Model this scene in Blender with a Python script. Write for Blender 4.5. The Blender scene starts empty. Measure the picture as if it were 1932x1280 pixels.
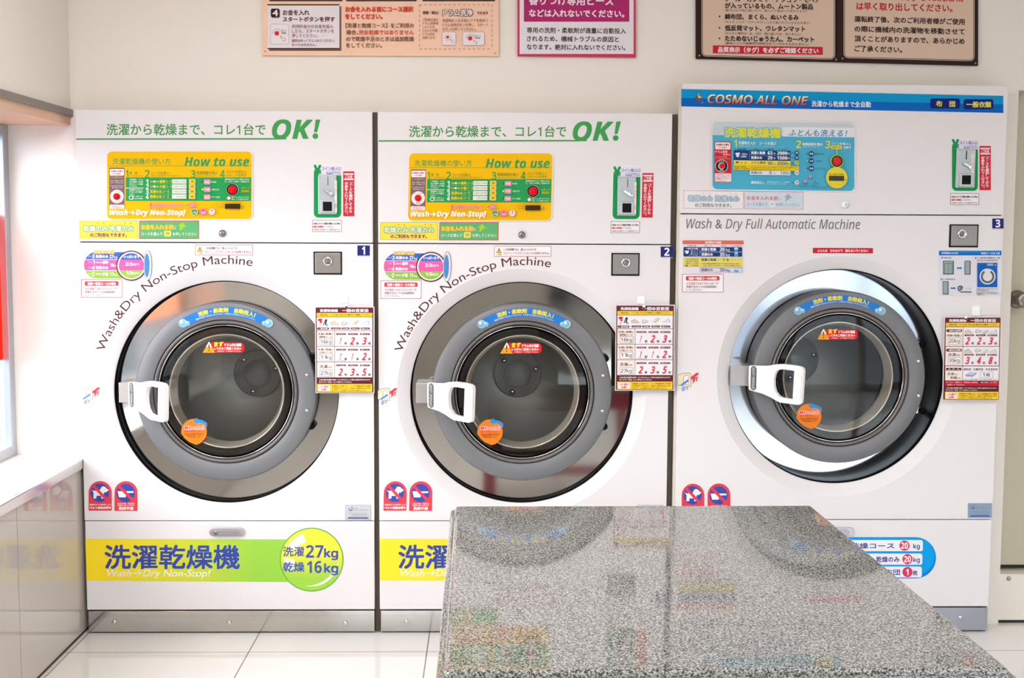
import bpy, bmesh, math, random
from mathutils import Vector, Matrix
random.seed(4)
SC = bpy.context.scene
COL = SC.collection
# ------------------------------------------------------------------ camera
F_PX, YAW, PITCH, ROLL = 2378.95, 0.02071, 0.08665, 0.00472
CAM = Vector((0.0, -4.54, 1.48402))
_r0 = Vector((math.cos(YAW), -math.sin(YAW), 0)); _f0 = Vector((math.sin(YAW), math.cos(YAW), 0)); _z = Vector((0, 0, 1))
_fw = _f0 * math.cos(PITCH) - _z * math.sin(PITCH)
_up0 = _f0 * math.sin(PITCH) + _z * math.cos(PITCH)
_rt = _r0 * math.cos(ROLL) + _up0 * math.sin(ROLL)
_up = -_r0 * math.sin(ROLL) + _up0 * math.cos(ROLL)
cd = bpy.data.cameras.new('camera'); cam = bpy.data.objects.new('camera', cd); COL.objects.link(cam)
cd.sensor_width = 36.0; cd.lens = F_PX / 1932 * 36.0; cd.clip_start = 0.05
M = Matrix((_rt, _up, -_fw)).transposed().to_4x4(); M.translation = CAM; cam.matrix_world = M
SC.camera = cam
# ------------------------------------------------------------------ light and exposure
SC.view_settings.view_transform = 'Standard'; SC.view_settings.look = 'None'
SC.view_settings.gamma = 1.0; SC.view_settings.use_curve_mapping = False
SC.view_settings.exposure = 0.0
SC.cycles.use_denoising = True
SC.cycles.max_bounces = 10; SC.cycles.diffuse_bounces = 5; SC.cycles.glossy_bounces = 6
SC.cycles.transparent_max_bounces = 16; SC.cycles.transmission_bounces = 6
SC.cycles.caustics_reflective = False; SC.cycles.caustics_refractive = False
SC.cycles.sample_clamp_indirect = 6.0
world = bpy.data.worlds.new('sky'); SC.world = world; world.use_nodes = True
_bg = world.node_tree.nodes['Background']; _bg.inputs[0].default_value = (0.90, 0.955, 1.0, 1); _bg.inputs[1].default_value = 10.5
def area(name, loc, rot, sx, sy, power, col=(1, 1, 1)):
    l = bpy.data.lights.new(name, 'AREA'); l.shape = 'RECTANGLE'; l.size = sx; l.size_y = sy; l.energy = power; l.color = col
    o = bpy.data.objects.new(name, l); COL.objects.link(o); o.location = loc; o.rotation_euler = rot; return o
CEIL = 2.75
FILL_LAMPS = [(-0.75, -1.7, 33.0), (-0.75, -4.3, 36.0), (2.3, -2.4, 27.0)]
for lx, ly, lw_ in FILL_LAMPS:                       # fill lights added out of view; their housings are built below
    area('ceiling_fill_light', (lx, ly, CEIL - 0.075), (0, 0, 0), 1.2, 0.28, lw_, (1.0, 0.98, 0.95))
# ------------------------------------------------------------------ helpers
def P(px, py, y=0.0):
    """point on the plane y that the photograph shows at pixel (px, py)"""
    d = _rt * (px - 966) + _up * (640 - py) + _fw * F_PX
    p = CAM + d * ((y - CAM.y) / d.y)
    return p.x, p.z
def lin(h):
    h = h.lstrip('#'); o = []
    for i in (0, 2, 4):
        c = int(h[i:i + 2], 16) / 255.0
        o.append(c / 12.92 if c <= 0.04045 else ((c + 0.055) / 1.055) ** 2.4)
    return tuple(o)
MATS = {}
def mat(h, rough=0.4, metal=0.0, spec=0.06, name=None, noise=0.0, nscale=40.0, bump=0.0, coat=0.0, aniso=0.0):
    key = (h, rough, metal, spec, noise, bump, coat)
    if key in MATS: return MATS[key]
    m = bpy.data.materials.new(name or 'surface_' + h.strip('#')); m.use_nodes = True
    nt = m.node_tree; b = nt.nodes['Principled BSDF']
    b.inputs['Base Color'].default_value = lin(h) + (1,)
    b.inputs['Roughness'].default_value = rough; b.inputs['Metallic'].default_value = metal
    b.inputs['Specular IOR Level'].default_value = spec
    if coat: b.inputs['Coat Weight'].default_value = coat; b.inputs['Coat Roughness'].default_value = 0.05
    if noise or bump:
        tc = nt.nodes.new('ShaderNodeTexCoord'); nz = nt.nodes.new('ShaderNodeTexNoise'); nz.inputs['Scale'].default_value = nscale
        nz.inputs['Detail'].default_value = 4
        nt.links.new(tc.outputs['Object'], nz.inputs['Vector'])
        if noise:
            mx = nt.nodes.new('ShaderNodeMix'); mx.data_type = 'RGBA'
            c = lin(h); mx.inputs[6].default_value = tuple(max(0, v * (1 - noise)) for v in c) + (1,)
            mx.inputs[7].default_value = tuple(min(1, v * (1 + noise)) for v in c) + (1,)
            nt.links.new(nz.outputs['Fac'], mx.inputs[0]); nt.links.new(mx.outputs[2], b.inputs['Base Color'])
        if bump:
            bp = nt.nodes.new('ShaderNodeBump'); bp.inputs['Strength'].default_value = bump; bp.inputs['Distance'].default_value = 0.002
            nt.links.new(nz.outputs['Fac'], bp.inputs['Height']); nt.links.new(bp.outputs['Normal'], b.inputs['Normal'])
    MATS[key] = m
    return m
def glass_mat(name, tint=(1, 1, 1), ior=1.5, gcol=(1, 1, 1)):
    m = bpy.data.materials.new(name); m.use_nodes = True; nt = m.node_tree; nt.nodes.clear()
    o = nt.nodes.new('ShaderNodeOutputMaterial'); mx = nt.nodes.new('ShaderNodeMixShader')
    t = nt.nodes.new('ShaderNodeBsdfTransparent'); t.inputs[0].default_value = tint + (1,)
    g = nt.nodes.new('ShaderNodeBsdfGlossy'); g.inputs['Roughness'].default_value = 0.02; g.inputs['Color'].default_value = gcol + (1,)
    fr = nt.nodes.new('ShaderNodeFresnel'); ge = nt.nodes.new('ShaderNodeNewGeometry'); mr = nt.nodes.new('ShaderNodeMapRange')   # same reflectance from both sides of a thin pane
    mr.inputs[3].default_value = ior; mr.inputs[4].default_value = 1.0 / ior
    nt.links.new(ge.outputs['Backfacing'], mr.inputs[0]); nt.links.new(mr.outputs[0], fr.inputs[0])
    nt.links.new(fr.outputs[0], mx.inputs[0]); nt.links.new(t.outputs[0], mx.inputs[1]); nt.links.new(g.outputs[0], mx.inputs[2])
    nt.links.new(mx.outputs[0], o.inputs[0]); return m
def grad_mat(name, h0, h1, a0, a1, axis='X', rough=0.35):
    """printed colour blend that runs along the object's own axis"""
    m = bpy.data.materials.new(name); m.use_nodes = True; nt = m.node_tree; b = nt.nodes['Principled BSDF']
    tc = nt.nodes.new('ShaderNodeTexCoord'); sp = nt.nodes.new('ShaderNodeSeparateXYZ'); mr = nt.nodes.new('ShaderNodeMapRange')
    mx = nt.nodes.new('ShaderNodeMix'); mx.data_type = 'RGBA'
    mr.inputs[1].default_value = a0; mr.inputs[2].default_value = a1
    mx.inputs[6].default_value = lin(h0) + (1,); mx.inputs[7].default_value = lin(h1) + (1,)
    nt.links.new(tc.outputs['Object'], sp.inputs[0]); nt.links.new(sp.outputs[axis], mr.inputs[0])
    nt.links.new(mr.outputs[0], mx.inputs[0]); nt.links.new(mx.outputs[2], b.inputs['Base Color'])
    b.inputs['Roughness'].default_value = rough; return m
def empty(name, loc, label, cat, group=None):
    o = bpy.data.objects.new(name, None); COL.objects.link(o); o.location = loc; o.empty_display_size = 0.1
    o['label'] = label; o['category'] = cat
    if group: o['group'] = group
    return o
def tag(o, label, cat, group=None):
    o['label'] = label; o['category'] = cat
    if group: o['group'] = group
    return o
def struct(o): o['kind'] = 'structure'; return o
def lab(o, label): o['label'] = label; return o
class MB:
    """mesh builder: gathers shapes in world space, links ONE object whose origin is org"""
    def __init__(s, org=(0, 0, 0)): s.v = []; s.f = []; s.mi = []; s.sm = []; s.mats = []; s.org = Vector(org)
    def m(s, material):
        if material not in s.mats: s.mats.append(material)
        return s.mats.index(material)
    def add(s, vs, fs, material, smooth=False):
        o = len(s.v); i = s.m(material); s.v += [Vector(v) for v in vs]
        for f in fs: s.f.append([o + k for k in f]); s.mi.append(i); s.sm.append(smooth)
    def box(s, x0, x1, y0, y1, z0, z1, material, skip=''):
        vs = [(x, y, z) for z in (z0, z1) for y in (y0, y1) for x in (x0, x1)]
        fs = {'b': (0, 2, 3, 1), 't': (4, 5, 7, 6), 'f': (0, 1, 5, 4), 'k': (2, 6, 7, 3), 'l': (0, 4, 6, 2), 'r': (1, 3, 7, 5)}
        s.add(vs, [f for k, f in fs.items() if k not in skip], material)
    def lathe(s, prof, cx, cz, material, n=96, smooth=True, a0=0.0, a1=None, close=False):
        """profile of (radius, y) turned about the axis through (cx, cz) along y; points with r=0 make a pole"""
        full = a1 is None; a1 = 2 * math.pi if full else a1
        cnt = n if full else n + 1
        vs = []; fs = []
        for r, y in prof:
            for k in range(cnt):
                a = a0 + (a1 - a0) * k / n
                vs.append((cx + r * math.sin(a), y, cz + r * math.cos(a)))
        L = list(range(len(prof) - 1)) + ([len(prof) - 1] if close else [])
        for i in L:
            j = (i + 1) % len(prof)
            for k in range(n):
                k2 = (k + 1) % cnt
                q = [i * cnt + k, i * cnt + k2, j * cnt + k2, j * cnt + k]
                if prof[i][0] == 0: q = [i * cnt, j * cnt + k2, j * cnt + k]
                if prof[j][0] == 0: q = [i * cnt + k, i * cnt + k2, j * cnt]
                fs.append(q)
        s.add(vs, fs, material, smooth)
    def disc(s, cx, cz, r, y, material, n=64):
        vs = [(cx + r * math.sin(2 * math.pi * k / n), y, cz + r * math.cos(2 * math.pi * k / n)) for k in range(n)]
        s.add(vs, [list(range(n))[::-1]], material)
    def prism(s, pts, to3, t, material, hole=None, smooth=False):
        """outline pts (u,v) with an optional hole, thickness t; to3(u,v,w) gives the point"""
        bm = bmesh.new(); loops = [pts] + ([hole] if hole else [])
        es = []; cap = []
        for lp in loops:
            vv = [bm.verts.new((u, v, 0)) for u, v in lp]
            es += [bm.edges.new((vv[k], vv[(k + 1) % len(vv)])) for k in range(len(vv))]
        bm.verts.index_update()
        bmesh.ops.triangle_fill(bm, use_beauty=True, edges=es)
        bm.verts.index_update(); n = len(bm.verts)
        uv = [(v.co.x, v.co.y) for v in bm.verts]; tri = [[v.index for v in f.verts] for f in bm.faces]
        # keep triangles facing +w
        def ar(t): a, b, c = (uv[i] for i in t); return (b[0] - a[0]) * (c[1] - a[1]) - (b[1] - a[1]) * (c[0] - a[0])
        tri = [t_ if ar(t_) > 0 else t_[::-1] for t_ in tri]; bm.free()
        vs = [to3(u, v, t) for u, v in uv] + [to3(u, v, 0) for u, v in uv]
        fs = list(tri) + [[i + n for i in t_[::-1]] for t_ in tri]
        o = 0
        for lp in loops:
            k = len(lp); sgn = sum(lp[i][0] * lp[(i + 1) % k][1] - lp[(i + 1) % k][0] * lp[i][1] for i in range(k)) > 0
            if lp is hole: sgn = not sgn
            for i in range(k):
                a, b = o + i, o + (i + 1) % k
                fs.append([a, a + n, b + n, b] if sgn else [a, b, b + n, a + n])
            o += k
        s.add(vs, fs, material, smooth)
    def build(s, name, parent=None, bevel=0.0, seg=2, recalc=False, smooth_angle=None):
        me = bpy.data.meshes.new(name)
        me.from_pydata([tuple(v - s.org) for v in s.v], [], s.f)
        for mm in s.mats: me.materials.append(mm)
        me.polygons.foreach_set('material_index', s.mi); me.polygons.foreach_set('use_smooth', s.sm)
        if recalc:
            bm = bmesh.new(); bm.from_mesh(me); bmesh.ops.recalc_face_normals(bm, faces=bm.faces); bm.to_mesh(me); bm.free()
        me.update()
        o = bpy.data.objects.new(name, me); COL.objects.link(o)
        if parent is not None: o.parent = parent
        else: o.location = s.org
        if bevel:
            bv = o.modifiers.new('bevel', 'BEVEL'); bv.width = bevel; bv.segments = seg; bv.limit_method = 'ANGLE'
        return o
# ------------------------------------------------------------------ lettering
def _shift(s, up, lo, dg):
    o = ''
    for c in s:
        if 'A' <= c <= 'Z': o += chr(up + ord(c) - 65)
        elif 'a' <= c <= 'z': o += chr(lo + ord(c) - 97)
        elif '0' <= c <= '9' and dg: o += chr(dg + ord(c) - 48)
        else: o += c
    return o
STY = {'s': (0x1D5A0, 0x1D5BA, 0x1D7E2), 'sb': (0x1D5D4, 0x1D5EE, 0x1D7EC), 'si': (0x1D608, 0x1D622, 0), 'sbi': (0x1D63C, 0x1D656, 0)}
TXT = {}
def text_mesh(s, style='s', res=3):
    key = (s, style, res)
    if key in TXT: return TXT[key]
    body = _shift(s, *STY[style]) if style in STY else s
    c = bpy.data.curves.new('lettering', 'FONT'); c.body = body; c.size = 1.0; c.resolution_u = res
    o = bpy.data.objects.new('lettering', c); COL.objects.link(o)
    dg = bpy.context.evaluated_depsgraph_get(); me = bpy.data.meshes.new_from_object(o.evaluated_get(dg))
    vs = [(v.co.x, v.co.y) for v in me.vertices]; fs = [list(p.vertices) for p in me.polygons]
    bpy.data.objects.remove(o); bpy.data.curves.remove(c); bpy.data.meshes.remove(me)
    if not vs: vs = [(0, 0), (1, 0), (0, 1)]
    bb = (min(v[0] for v in vs), min(v[1] for v in vs), max(v[0] for v in vs), max(v[1] for v in vs))
    TXT[key] = (vs, fs, bb); return TXT[key]
EPS = 6e-5
def ink(h, rough):
    """printing ink: white paper and ink reflect a little less than the screen value of the colour"""
    k = ('ink', h, rough)
    if k not in MATS:
        m = mat(h, rough).copy(); m.name = 'ink_' + h.strip('#')
        m.node_tree.nodes['Principled BSDF'].inputs['Base Color'].default_value = tuple(c * .86 for c in lin(h)) + (1,)
        MATS[k] = m
    return MATS[k]
class Dec:
    """a printed sticker: flat shapes and lettering in photograph pixels, laid on the plane y and built as one mesh"""
    def __init__(s, y, org, tf=None, sl=0.0, xc=0.0, rough=0.35):
        s.mb = MB(org); s.y = y; s.L = 0; s.small = False; s.tf = tf; s.sl = sl; s.xc = xc; s.rough = rough
    def pt(s, px, py, dl=0.0):
        if s.tf: px, py = s.tf(px, py)
        py += s.sl * (px - s.xc)
        x, z = P(px, py, s.y); return (x, s.y - (s.L + dl) * EPS, z)
    def m(s, col): return col if not isinstance(col, str) else ink(col, s.rough)
    def poly(s, pts, col):
        s.L += 1; q = [s.pt(*p) for p in pts]; n = len(q)
        a = sum(q[i][0] * q[(i + 1) % n][2] - q[(i + 1) % n][0] * q[i][2] for i in range(n))
        s.mb.add(q, [list(range(n)) if a > 0 else list(range(n))[::-1]], s.m(col)); return s
    def rect(s, x0, y0, x1, y1, col): return s.poly([(x0, y0), (x1, y0), (x1, y1), (x0, y1)], col)
    def rrect(s, x0, y0, x1, y1, r, col, n=6, corners='1111'):
        pts = []
        for (cx, cy, a), on in zip(((x0 + r, y0 + r, 180), (x1 - r, y0 + r, 270), (x1 - r, y1 - r, 0), (x0 + r, y1 - r, 90)), corners):
            if on == '0':
                pts.append({180: (x0, y0), 270: (x1, y0), 0: (x1, y1), 90: (x0, y1)}[a]); continue
            for k in range(n + 1):
                t = math.radians(a + 90 * k / n); pts.append((cx + r * math.cos(t), cy + r * math.sin(t)))
        return s.poly(pts, col)
    def ell(s, cx, cy, rx, ry, col, n=40, a0=0, a1=360):
        full = a1 - a0 >= 360
        k_ = n if full else n + 1
        return s.poly([(cx + rx * math.cos(math.radians(a0 + (a1 - a0) * k / n)), cy + ry * math.sin(math.radians(a0 + (a1 - a0) * k / n))) for k in range(k_)], col)
    def circ(s, cx, cy, r, col, n=36): return s.ell(cx, cy, r, r, col, n)
    def arc(s, cx, cy, r0, r1, a0, a1, col, n=40):
        """band between two radii; angles in degrees from straight up, clockwise"""
        f = lambda r, a: (cx + r * math.sin(math.radians(a)), cy - r * math.cos(math.radians(a)))
        s.L += 1; o = []; fs = []
        for k in range(n + 1):
            a = a0 + (a1 - a0) * k / n; o += [s.pt(*f(r1, a)), s.pt(*f(r0, a))]
        for k in range(n): fs.append([2 * k, 2 * k + 1, 2 * k + 3, 2 * k + 2])
        s.mb.add(o, fs, s.m(col)); return s
    def frame(s, x0, y0, x1, y1, w, col):
        s.L += 1
        for r in ((x0, y0, x1, y0 + w), (x0, y1 - w, x1, y1), (x0, y0 + w, x0 + w, y1 - w), (x1 - w, y0 + w, x1, y1 - w)):
            a, b, c, d = r; q = [s.pt(a, d), s.pt(c, d), s.pt(c, b), s.pt(a, b)]; s.mb.add(q, [[0, 1, 2, 3]], s.m(col))
        return s
    def dash(s, x0, y0, x1, y1, w, col, step=4.0, duty=.55):
        s.L += 1
        def ln(ax, ay, bx, by):
            L = math.hypot(bx - ax, by - ay); n = max(1, int(L / step))
            for k in range(n):
                t0, t1 = k / n, (k + duty) / n
                p, q = (ax + (bx - ax) * t0, ay + (by - ay) * t0), (ax + (bx - ax) * t1, ay + (by - ay) * t1)
                hx, hy = (0, w / 2) if ay == by else (w / 2, 0)
                c = [(min(p[0], q[0]) - hx, max(p[1], q[1]) + hy), (max(p[0], q[0]) + hx, max(p[1], q[1]) + hy), (max(p[0], q[0]) + hx, min(p[1], q[1]) - hy), (min(p[0], q[0]) - hx, min(p[1], q[1]) - hy)]
                s.mb.add([s.pt(*e) for e in c], [[0, 1, 2, 3]], s.m(col))
        ln(x0, y0, x1, y0); ln(x0, y1, x1, y1); ln(x0, y0, x0, y1); ln(x1, y0, x1, y1); return s
    def line(s, x0, y0, x1, y1, w, col):
        dx, dy = x1 - x0, y1 - y0; L = math.hypot(dx, dy); nx, ny = -dy / L * w / 2, dx / L * w / 2
        return s.poly([(x0 + nx, y0 + ny), (x1 + nx, y1 + ny), (x1 - nx, y1 - ny), (x0 - nx, y0 - ny)], col)
    def _copies(s, bold):
        if not bold: return [(-.15, 0), (.15, 0)] if s.small else [(0, 0)]
        return [(bold * math.cos(math.radians(a)), bold * math.sin(math.radians(a))) for a in (45, 135, 225, 315)]
    def _put(s, fn, vs, fs, col, bold):
        s.L += 1
        for i, (ox, oy) in enumerate(s._copies(bold)):
            q = []
            for v in vs:
                px, py = fn(v); q.append(s.pt(px + ox, py + oy, i * 0.18))
            s.mb.add(q, fs, s.m(col))
        s.L += 0.6 if bold else 0
    def text(s, t, x0, y0, x1, y1, col, style='s', bold=0.0, shear=0.0, sl=0.0, res=2):
        """lettering fitted to the box x0..x1, y0..y1 (y down); sl tilts it, in pixels of drop from left to right"""
        vs, fs, (a, b, c, d) = text_mesh(t, style, res)
        w, h = max(c - a, 1e-6), max(d - b, 1e-6)
        x0, x1, y0, y1 = x0 + bold * .7, x1 - bold * .7, y0 + bold * .7, y1 - bold * .7
        def fn(v):
            u, k = (v[0] - a) / w, (d - v[1]) / h
            return x0 + u * (x1 - x0 - shear * (y1 - y0)) + shear * (1 - k) * (y1 - y0), y0 + k * (y1 - y0) + sl * u
        s.small = not bold and (y1 - y0) < 8
        s._put(fn, vs, fs, col, bold); s.small = False; return s
    def outlined(s, t, x0, y0, x1, y1, fill, edge, w, style='s', bold=0.0, sl=0.0):
        s.text(t, x0 - w, y0 - w, x1 + w, y1 + w, edge, style, bold + w, 0, sl); return s.text(t, x0, y0, x1, y1, fill, style, bold, 0, sl)
    def vtext(s, t, x0, y0, x1, y1, col, bold=0.0):
        n = len(t); ch = (y1 - y0) / n; cw = x1 - x0
        for i, c in enumerate(t):
            vs, fs, bb = text_mesh(c, 's', 2)
            cx, cy = (x0 + x1) / 2, y0 + ch * (i + .5)
            rot = c in 'ー～'
            pun = c in '。、'
            def fn(v, cx=cx, cy=cy, rot=rot, pun=pun):
                u, k = v[0] - .5, v[1] - .38
                if rot: u, k = k, -u
                if pun: u, k = u + .6, k + .55
                return cx + u * cw, cy - k * ch
            s._put(fn, vs, fs, col, bold); s.L -= .5
        s.L += 1; return s
    def arctext(s, t, cx, cy, r, a0, a1, em, col, style='r', bold=0.0, res=4):
        """lettering bent along a circle: base line at radius r, from angle a0 to a1 (degrees from up, clockwise), em in pixels"""
        vs, fs, (a, b, c, d) = text_mesh(t, style, res)
        def fn(v):
            an = math.radians(a0 + (a1 - a0) * (v[0] - a) / (c - a)); R = r + v[1] * em
            return cx + R * math.sin(an), cy - R * math.cos(an)
        s._put(fn, vs, fs, col, bold); return s
    def build(s, name, parent, label=None, thick=0.0):
        o = s.mb.build(name, parent)
        if label: o['label'] = label
        return o
def rmap(src, dst):
    """maps the pixel box src onto the pixel box dst"""
    a, b, c, d = src; e, f, g, h = dst
    return lambda x, y: (e + (x - a) * (g - e) / (c - a), f + (y - b) * (h - f) / (d - b))
def copy_tree(o, parent=None):
    c = o.copy(); COL.objects.link(c)
    if parent is not None: c.parent = parent; c.matrix_parent_inverse = o.matrix_parent_inverse.copy()
    for ch in list(o.children): copy_tree(ch, c)
    return c
# ------------------------------------------------------------------ room shell
WALLM = mat('#e3ddd6', 0.7, name='wall_paint', noise=0.02, nscale=300, bump=0.15)
RETM = mat('#f4f1ef', 0.7, name='reveal_paint', noise=0.02, nscale=300, bump=0.1)
YB = 0.10                                    # plane of the wall the machines are built into
XW = P(24, 540, YB)[0]                        # window plane, left end of the reveal
XS = P(1907, 565, YB)[0]                      # left edge of the door recess
ZD = P(1925, 170, YB)[1]
def floor_mat():
    m = bpy.data.materials.new('floor_tile'); m.use_nodes = True; nt = m.node_tree; b = nt.nodes['Principled BSDF']
    tc = nt.nodes.new('ShaderNodeTexCoord'); mp = nt.nodes.new('ShaderNodeMapping'); br = nt.nodes.new('ShaderNodeTexBrick')
    br.offset = 0.0; br.squash = 1.0
    T = 0.625
    br.inputs['Scale'].default_value = 1.0; br.inputs['Mortar Size'].default_value = 0.0022; br.inputs['Mortar Smooth'].default_value = 0.1
    br.inputs['Brick Width'].default_value = T; br.inputs['Row Height'].default_value = T; br.inputs['Bias'].default_value = 0
    br.inputs['Color1'].default_value = lin('#e2e0de') + (1,); br.inputs['Color2'].default_value = lin('#e0dedc') + (1,); br.inputs['Mortar'].default_value = lin('#7d7470') + (1,)
    mp.inputs['Location'].default_value = (0.205 + 20 * T, 0.205 + 20 * T, 0)
    nt.links.new(tc.outputs['Object'], mp.inputs[0]); nt.links.new(mp.outputs[0], br.inputs[0]); nt.links.new(br.outputs['Color'], b.inputs['Base Color'])
    b.inputs['Roughness'].default_value = 0.05; return m
b = MB(); b.box(-1.75, 4.3, -6.7, 1.1, -.05, 0, floor_mat()); struct(b.build('floor'))
b = MB(); b.box(-60, 60, -60, 40, -.22, -.12, mat('#53585f', .9, name='asphalt', noise=.1, nscale=3)); struct(b.build('ground'))
b = MB(); b.box(-1.75, 4.3, -6.7, 1.1, CEIL, CEIL + .1, mat('#e9e6e0', .8, name='ceiling_paint')); ceiling = struct(b.build('ceiling'))
for lx, ly, lw_ in FILL_LAMPS:
    b = MB(); b.box(lx - .64, lx + .64, ly - .18, ly + .18, CEIL - .06, CEIL, mat('#f4f4f2', .4)); struct(b.build('ceiling_fill_lamp', ceiling, .01))  # housing of an added, unseen fill lamp
# wall around the machines
b = MB()
b.box(XW - .06, 0.712, YB, YB + .1, 1.906, CEIL, WALLM); b.box(.712, 1.873, YB, YB + .1, 2.013, CEIL, WALLM)
b.box(1.873, XS, YB, YB + .1, 0, CEIL, WALLM); b.box(XS, 4.3, YB, YB + .1, ZD, CEIL, WALLM)
b.box(-1.62, 4.3, 1.0, 1.1, 0, CEIL, WALLM)  # unseen wall added behind the machines to stop skylight
struct(b.build('wall_back'))
b = MB(); b.box(XW - .06, -1.461, YB, YB + .1, 0, 1.906, RETM); struct(b.build('wall_reveal'))
# left wall: low tiled part, window opening, upper part
WY0, WY1 = -2.6, YB
ZS = .648
LOWM = mat('#bdb5ad', .025, 0, .5, name='low_wall_tile', noise=.015, nscale=60)
b = MB(); b.box(-1.62, -1.469, -6.7, YB, .012, ZS - .03, LOWM); lw = struct(b.build('wall_left_low'))
b = MB()
for yy in (-.62, -1.62, -2.62): b.box(-1.4692, -1.4686, yy - .0012, yy + .0012, .012, ZS - .03, mat('#8f857e', .6))
struct(b.build('tile_joint', lw))
b = MB(); b.box(-1.60, -1.472, -6.7, YB, 0, .012, mat('#3b3533', .6)); struct(b.build('baseboard_left'))
ZH0, ZH1, ZH2 = 1.852, 1.884, 1.908
b = MB(); b.box(-1.75, -1.502, -6.7, YB, ZH2, CEIL, WALLM); b.box(-1.75, -1.502, -6.7, WY0, ZS, ZH2, WALLM); struct(b.build('wall_left'))
b = MB(); b.box(-1.512, -1.492, -6.7, YB - .001, ZH1, ZH2, mat('#8d8683', .35, .4, name='grey_trim')); struct(b.build('trim_1', None, .002))
b = MB(); b.box(XW - .06, -1.503, WY0, YB - .001, ZH0, ZH1, mat('#d9b7a0', .55, name='lintel_board', noise=.06, nscale=25)); struct(b.build('trim_2'))
b = MB(); b.box(XW - .05, -1.478, WY0, YB - .001, ZS - .03, ZS, mat('#efe8e0', .25, 0, .4, name='sill_stone')); struct(b.build('window_sill'))
b = MB(); b.box(-1.480, -1.458, WY0, YB - .03, ZS - .036, ZS + .002, mat('#d9d5d1', .18, .85, name='sill_nosing')); struct(b.build('trim_3', None, .004))
# window in the left wall
ALU = mat('#a9adb4', .35, .5, name='window_aluminium')
win = bpy.data.objects.new('window_1', None); COL.objects.link(win); win.location = (XW, -.9, ZS); struct(win)
wo = (XW, -.9, ZS)
def wbox(name, y0, y1, z0, z1, m_=ALU, dx=(-.05, .0), bev=.003):
    b = MB(wo); b.box(XW + dx[0], XW + dx[1], y0, y1, z0, z1, m_); return struct(b.build(name, win, bev))
wbox('window_jamb', YB - .05, YB - .001, ZS, ZH0, dx=(-.026, 0)); wbox('window_jamb', WY0, WY0 + .05, ZS, ZH0); wbox('window_jamb', -1.28, -1.22, ZS + .04, ZH0 - .04)
wbox('window_rail', WY0, YB - .05, ZS, ZS + .04); wbox('window_rail', WY0, YB - .05, ZH0 - .04, ZH0)
wbox('window_glass', WY0 + .05, YB - .05, ZS + .04, ZH0 - .04, glass_mat('window_glass', (.95, .97, .98), 1.5), (-.030, -.026), 0)
def film_mat(name, c):
    m = bpy.data.materials.new(name); m.use_nodes = True; nt = m.node_tree; nt.nodes.clear()
    o = nt.nodes.new('ShaderNodeOutputMaterial'); mx = nt.nodes.new('ShaderNodeMixShader'); mx.inputs[0].default_value = .5
    t = nt.nodes.new('ShaderNodeBsdfTransparent'); t.inputs[0].default_value = c + (1,)
    d = nt.nodes.new('ShaderNodeBsdfTranslucent'); d.inputs[0].default_value = c + (1,)
    nt.links.new(t.outputs[0], mx.inputs[1]); nt.links.new(d.outputs[0], mx.inputs[2]); nt.links.new(mx.outputs[0], o.inputs[0]); return m
ZF1, ZF0 = P(10, 405, YB)[1], P(10, 676, YB)[1]
RF = film_mat('red_film', (.8, .09, .06))
OF = film_mat('orange_film', (.97, .58, .42))
for fy0, fy1, fm in ((-.30, YB - .05, RF), (WY0 + .05, -1.5, OF)): wbox('window_film', fy0, fy1, ZF0, ZF1, fm, (-.024, -.0235), 0)
# door and plinth at the right
DOORM = mat('#bdb7a3', .55, name='door_paint', noise=.015, nscale=200)
YD = YB + .055
zb = P(1900, 1066, YD)[1]
door1 = bpy.data.objects.new('door_1', None); COL.objects.link(door1); door1.location = (XS, YD, 0); struct(door1)
b = MB((XS, YD, 0)); b.box(XS - .01, 4.2, YD, YD + .04, zb, ZD + .02, DOORM); struct(b.build('door_panel', door1))
kx, kz = P(1927, 566, YD - .04)
b = MB((XS, YD, 0)); KN = mat('#8d867e', .22, .95, name='knob_metal')
b.lathe([(.034, YD), (.034, YD - .004), (.028, YD - .010), (.016, YD - .014), (.013, YD - .026), (.016, YD - .036), (.026, YD - .042), (.029, YD - .052), (.027, YD - .064), (.019, YD - .070), (.012, YD - .068), (0, YD - .068)], kx, kz, KN, 40); struct(b.build('door_knob', door1))
zt_, zl_ = P(1900, 1084, YB + .008)[1], .012
b = MB(); b.box(1.80, 4.3, YB + .008, YB + .1, zl_, zt_, WALLM); plinth = struct(b.build('wall_plinth'))
sx, sz = P(1903, 1092, YB + .008)
b = MB(); b.lathe([(.008, YB + .008), (.007, YB + .003), (0, YB + .002)], sx, sz, mat('#a8a298', .3, .8), 20); struct(b.build('plinth_screw', plinth))
b = MB(); b.box(1.80, 4.3, YB + .012, YB + .1, 0, zl_, mat('#3b3533', .6)); struct(b.build('baseboard_right'))
b = MB(); b.box(XS - .01, 4.3, YB + .098, YB + .11, zt_ - .01, zb + .01, mat('#4a463f', .7)); struct(b.build('recess_shade_strip'))  # dark strip paints the shadow band in the recess below the door
b = MB(); b.box(-.4058, -.3876, .022, .1, 0, 1.898, mat('#5f564e', .7)); b.box(.6642, .6840, .022, .1, 0, 1.898, mat('#5f564e', .7)); struct(b.build('gap_shade_strips'))  # brown filler strips give the gaps between machines their shaded tone
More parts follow.
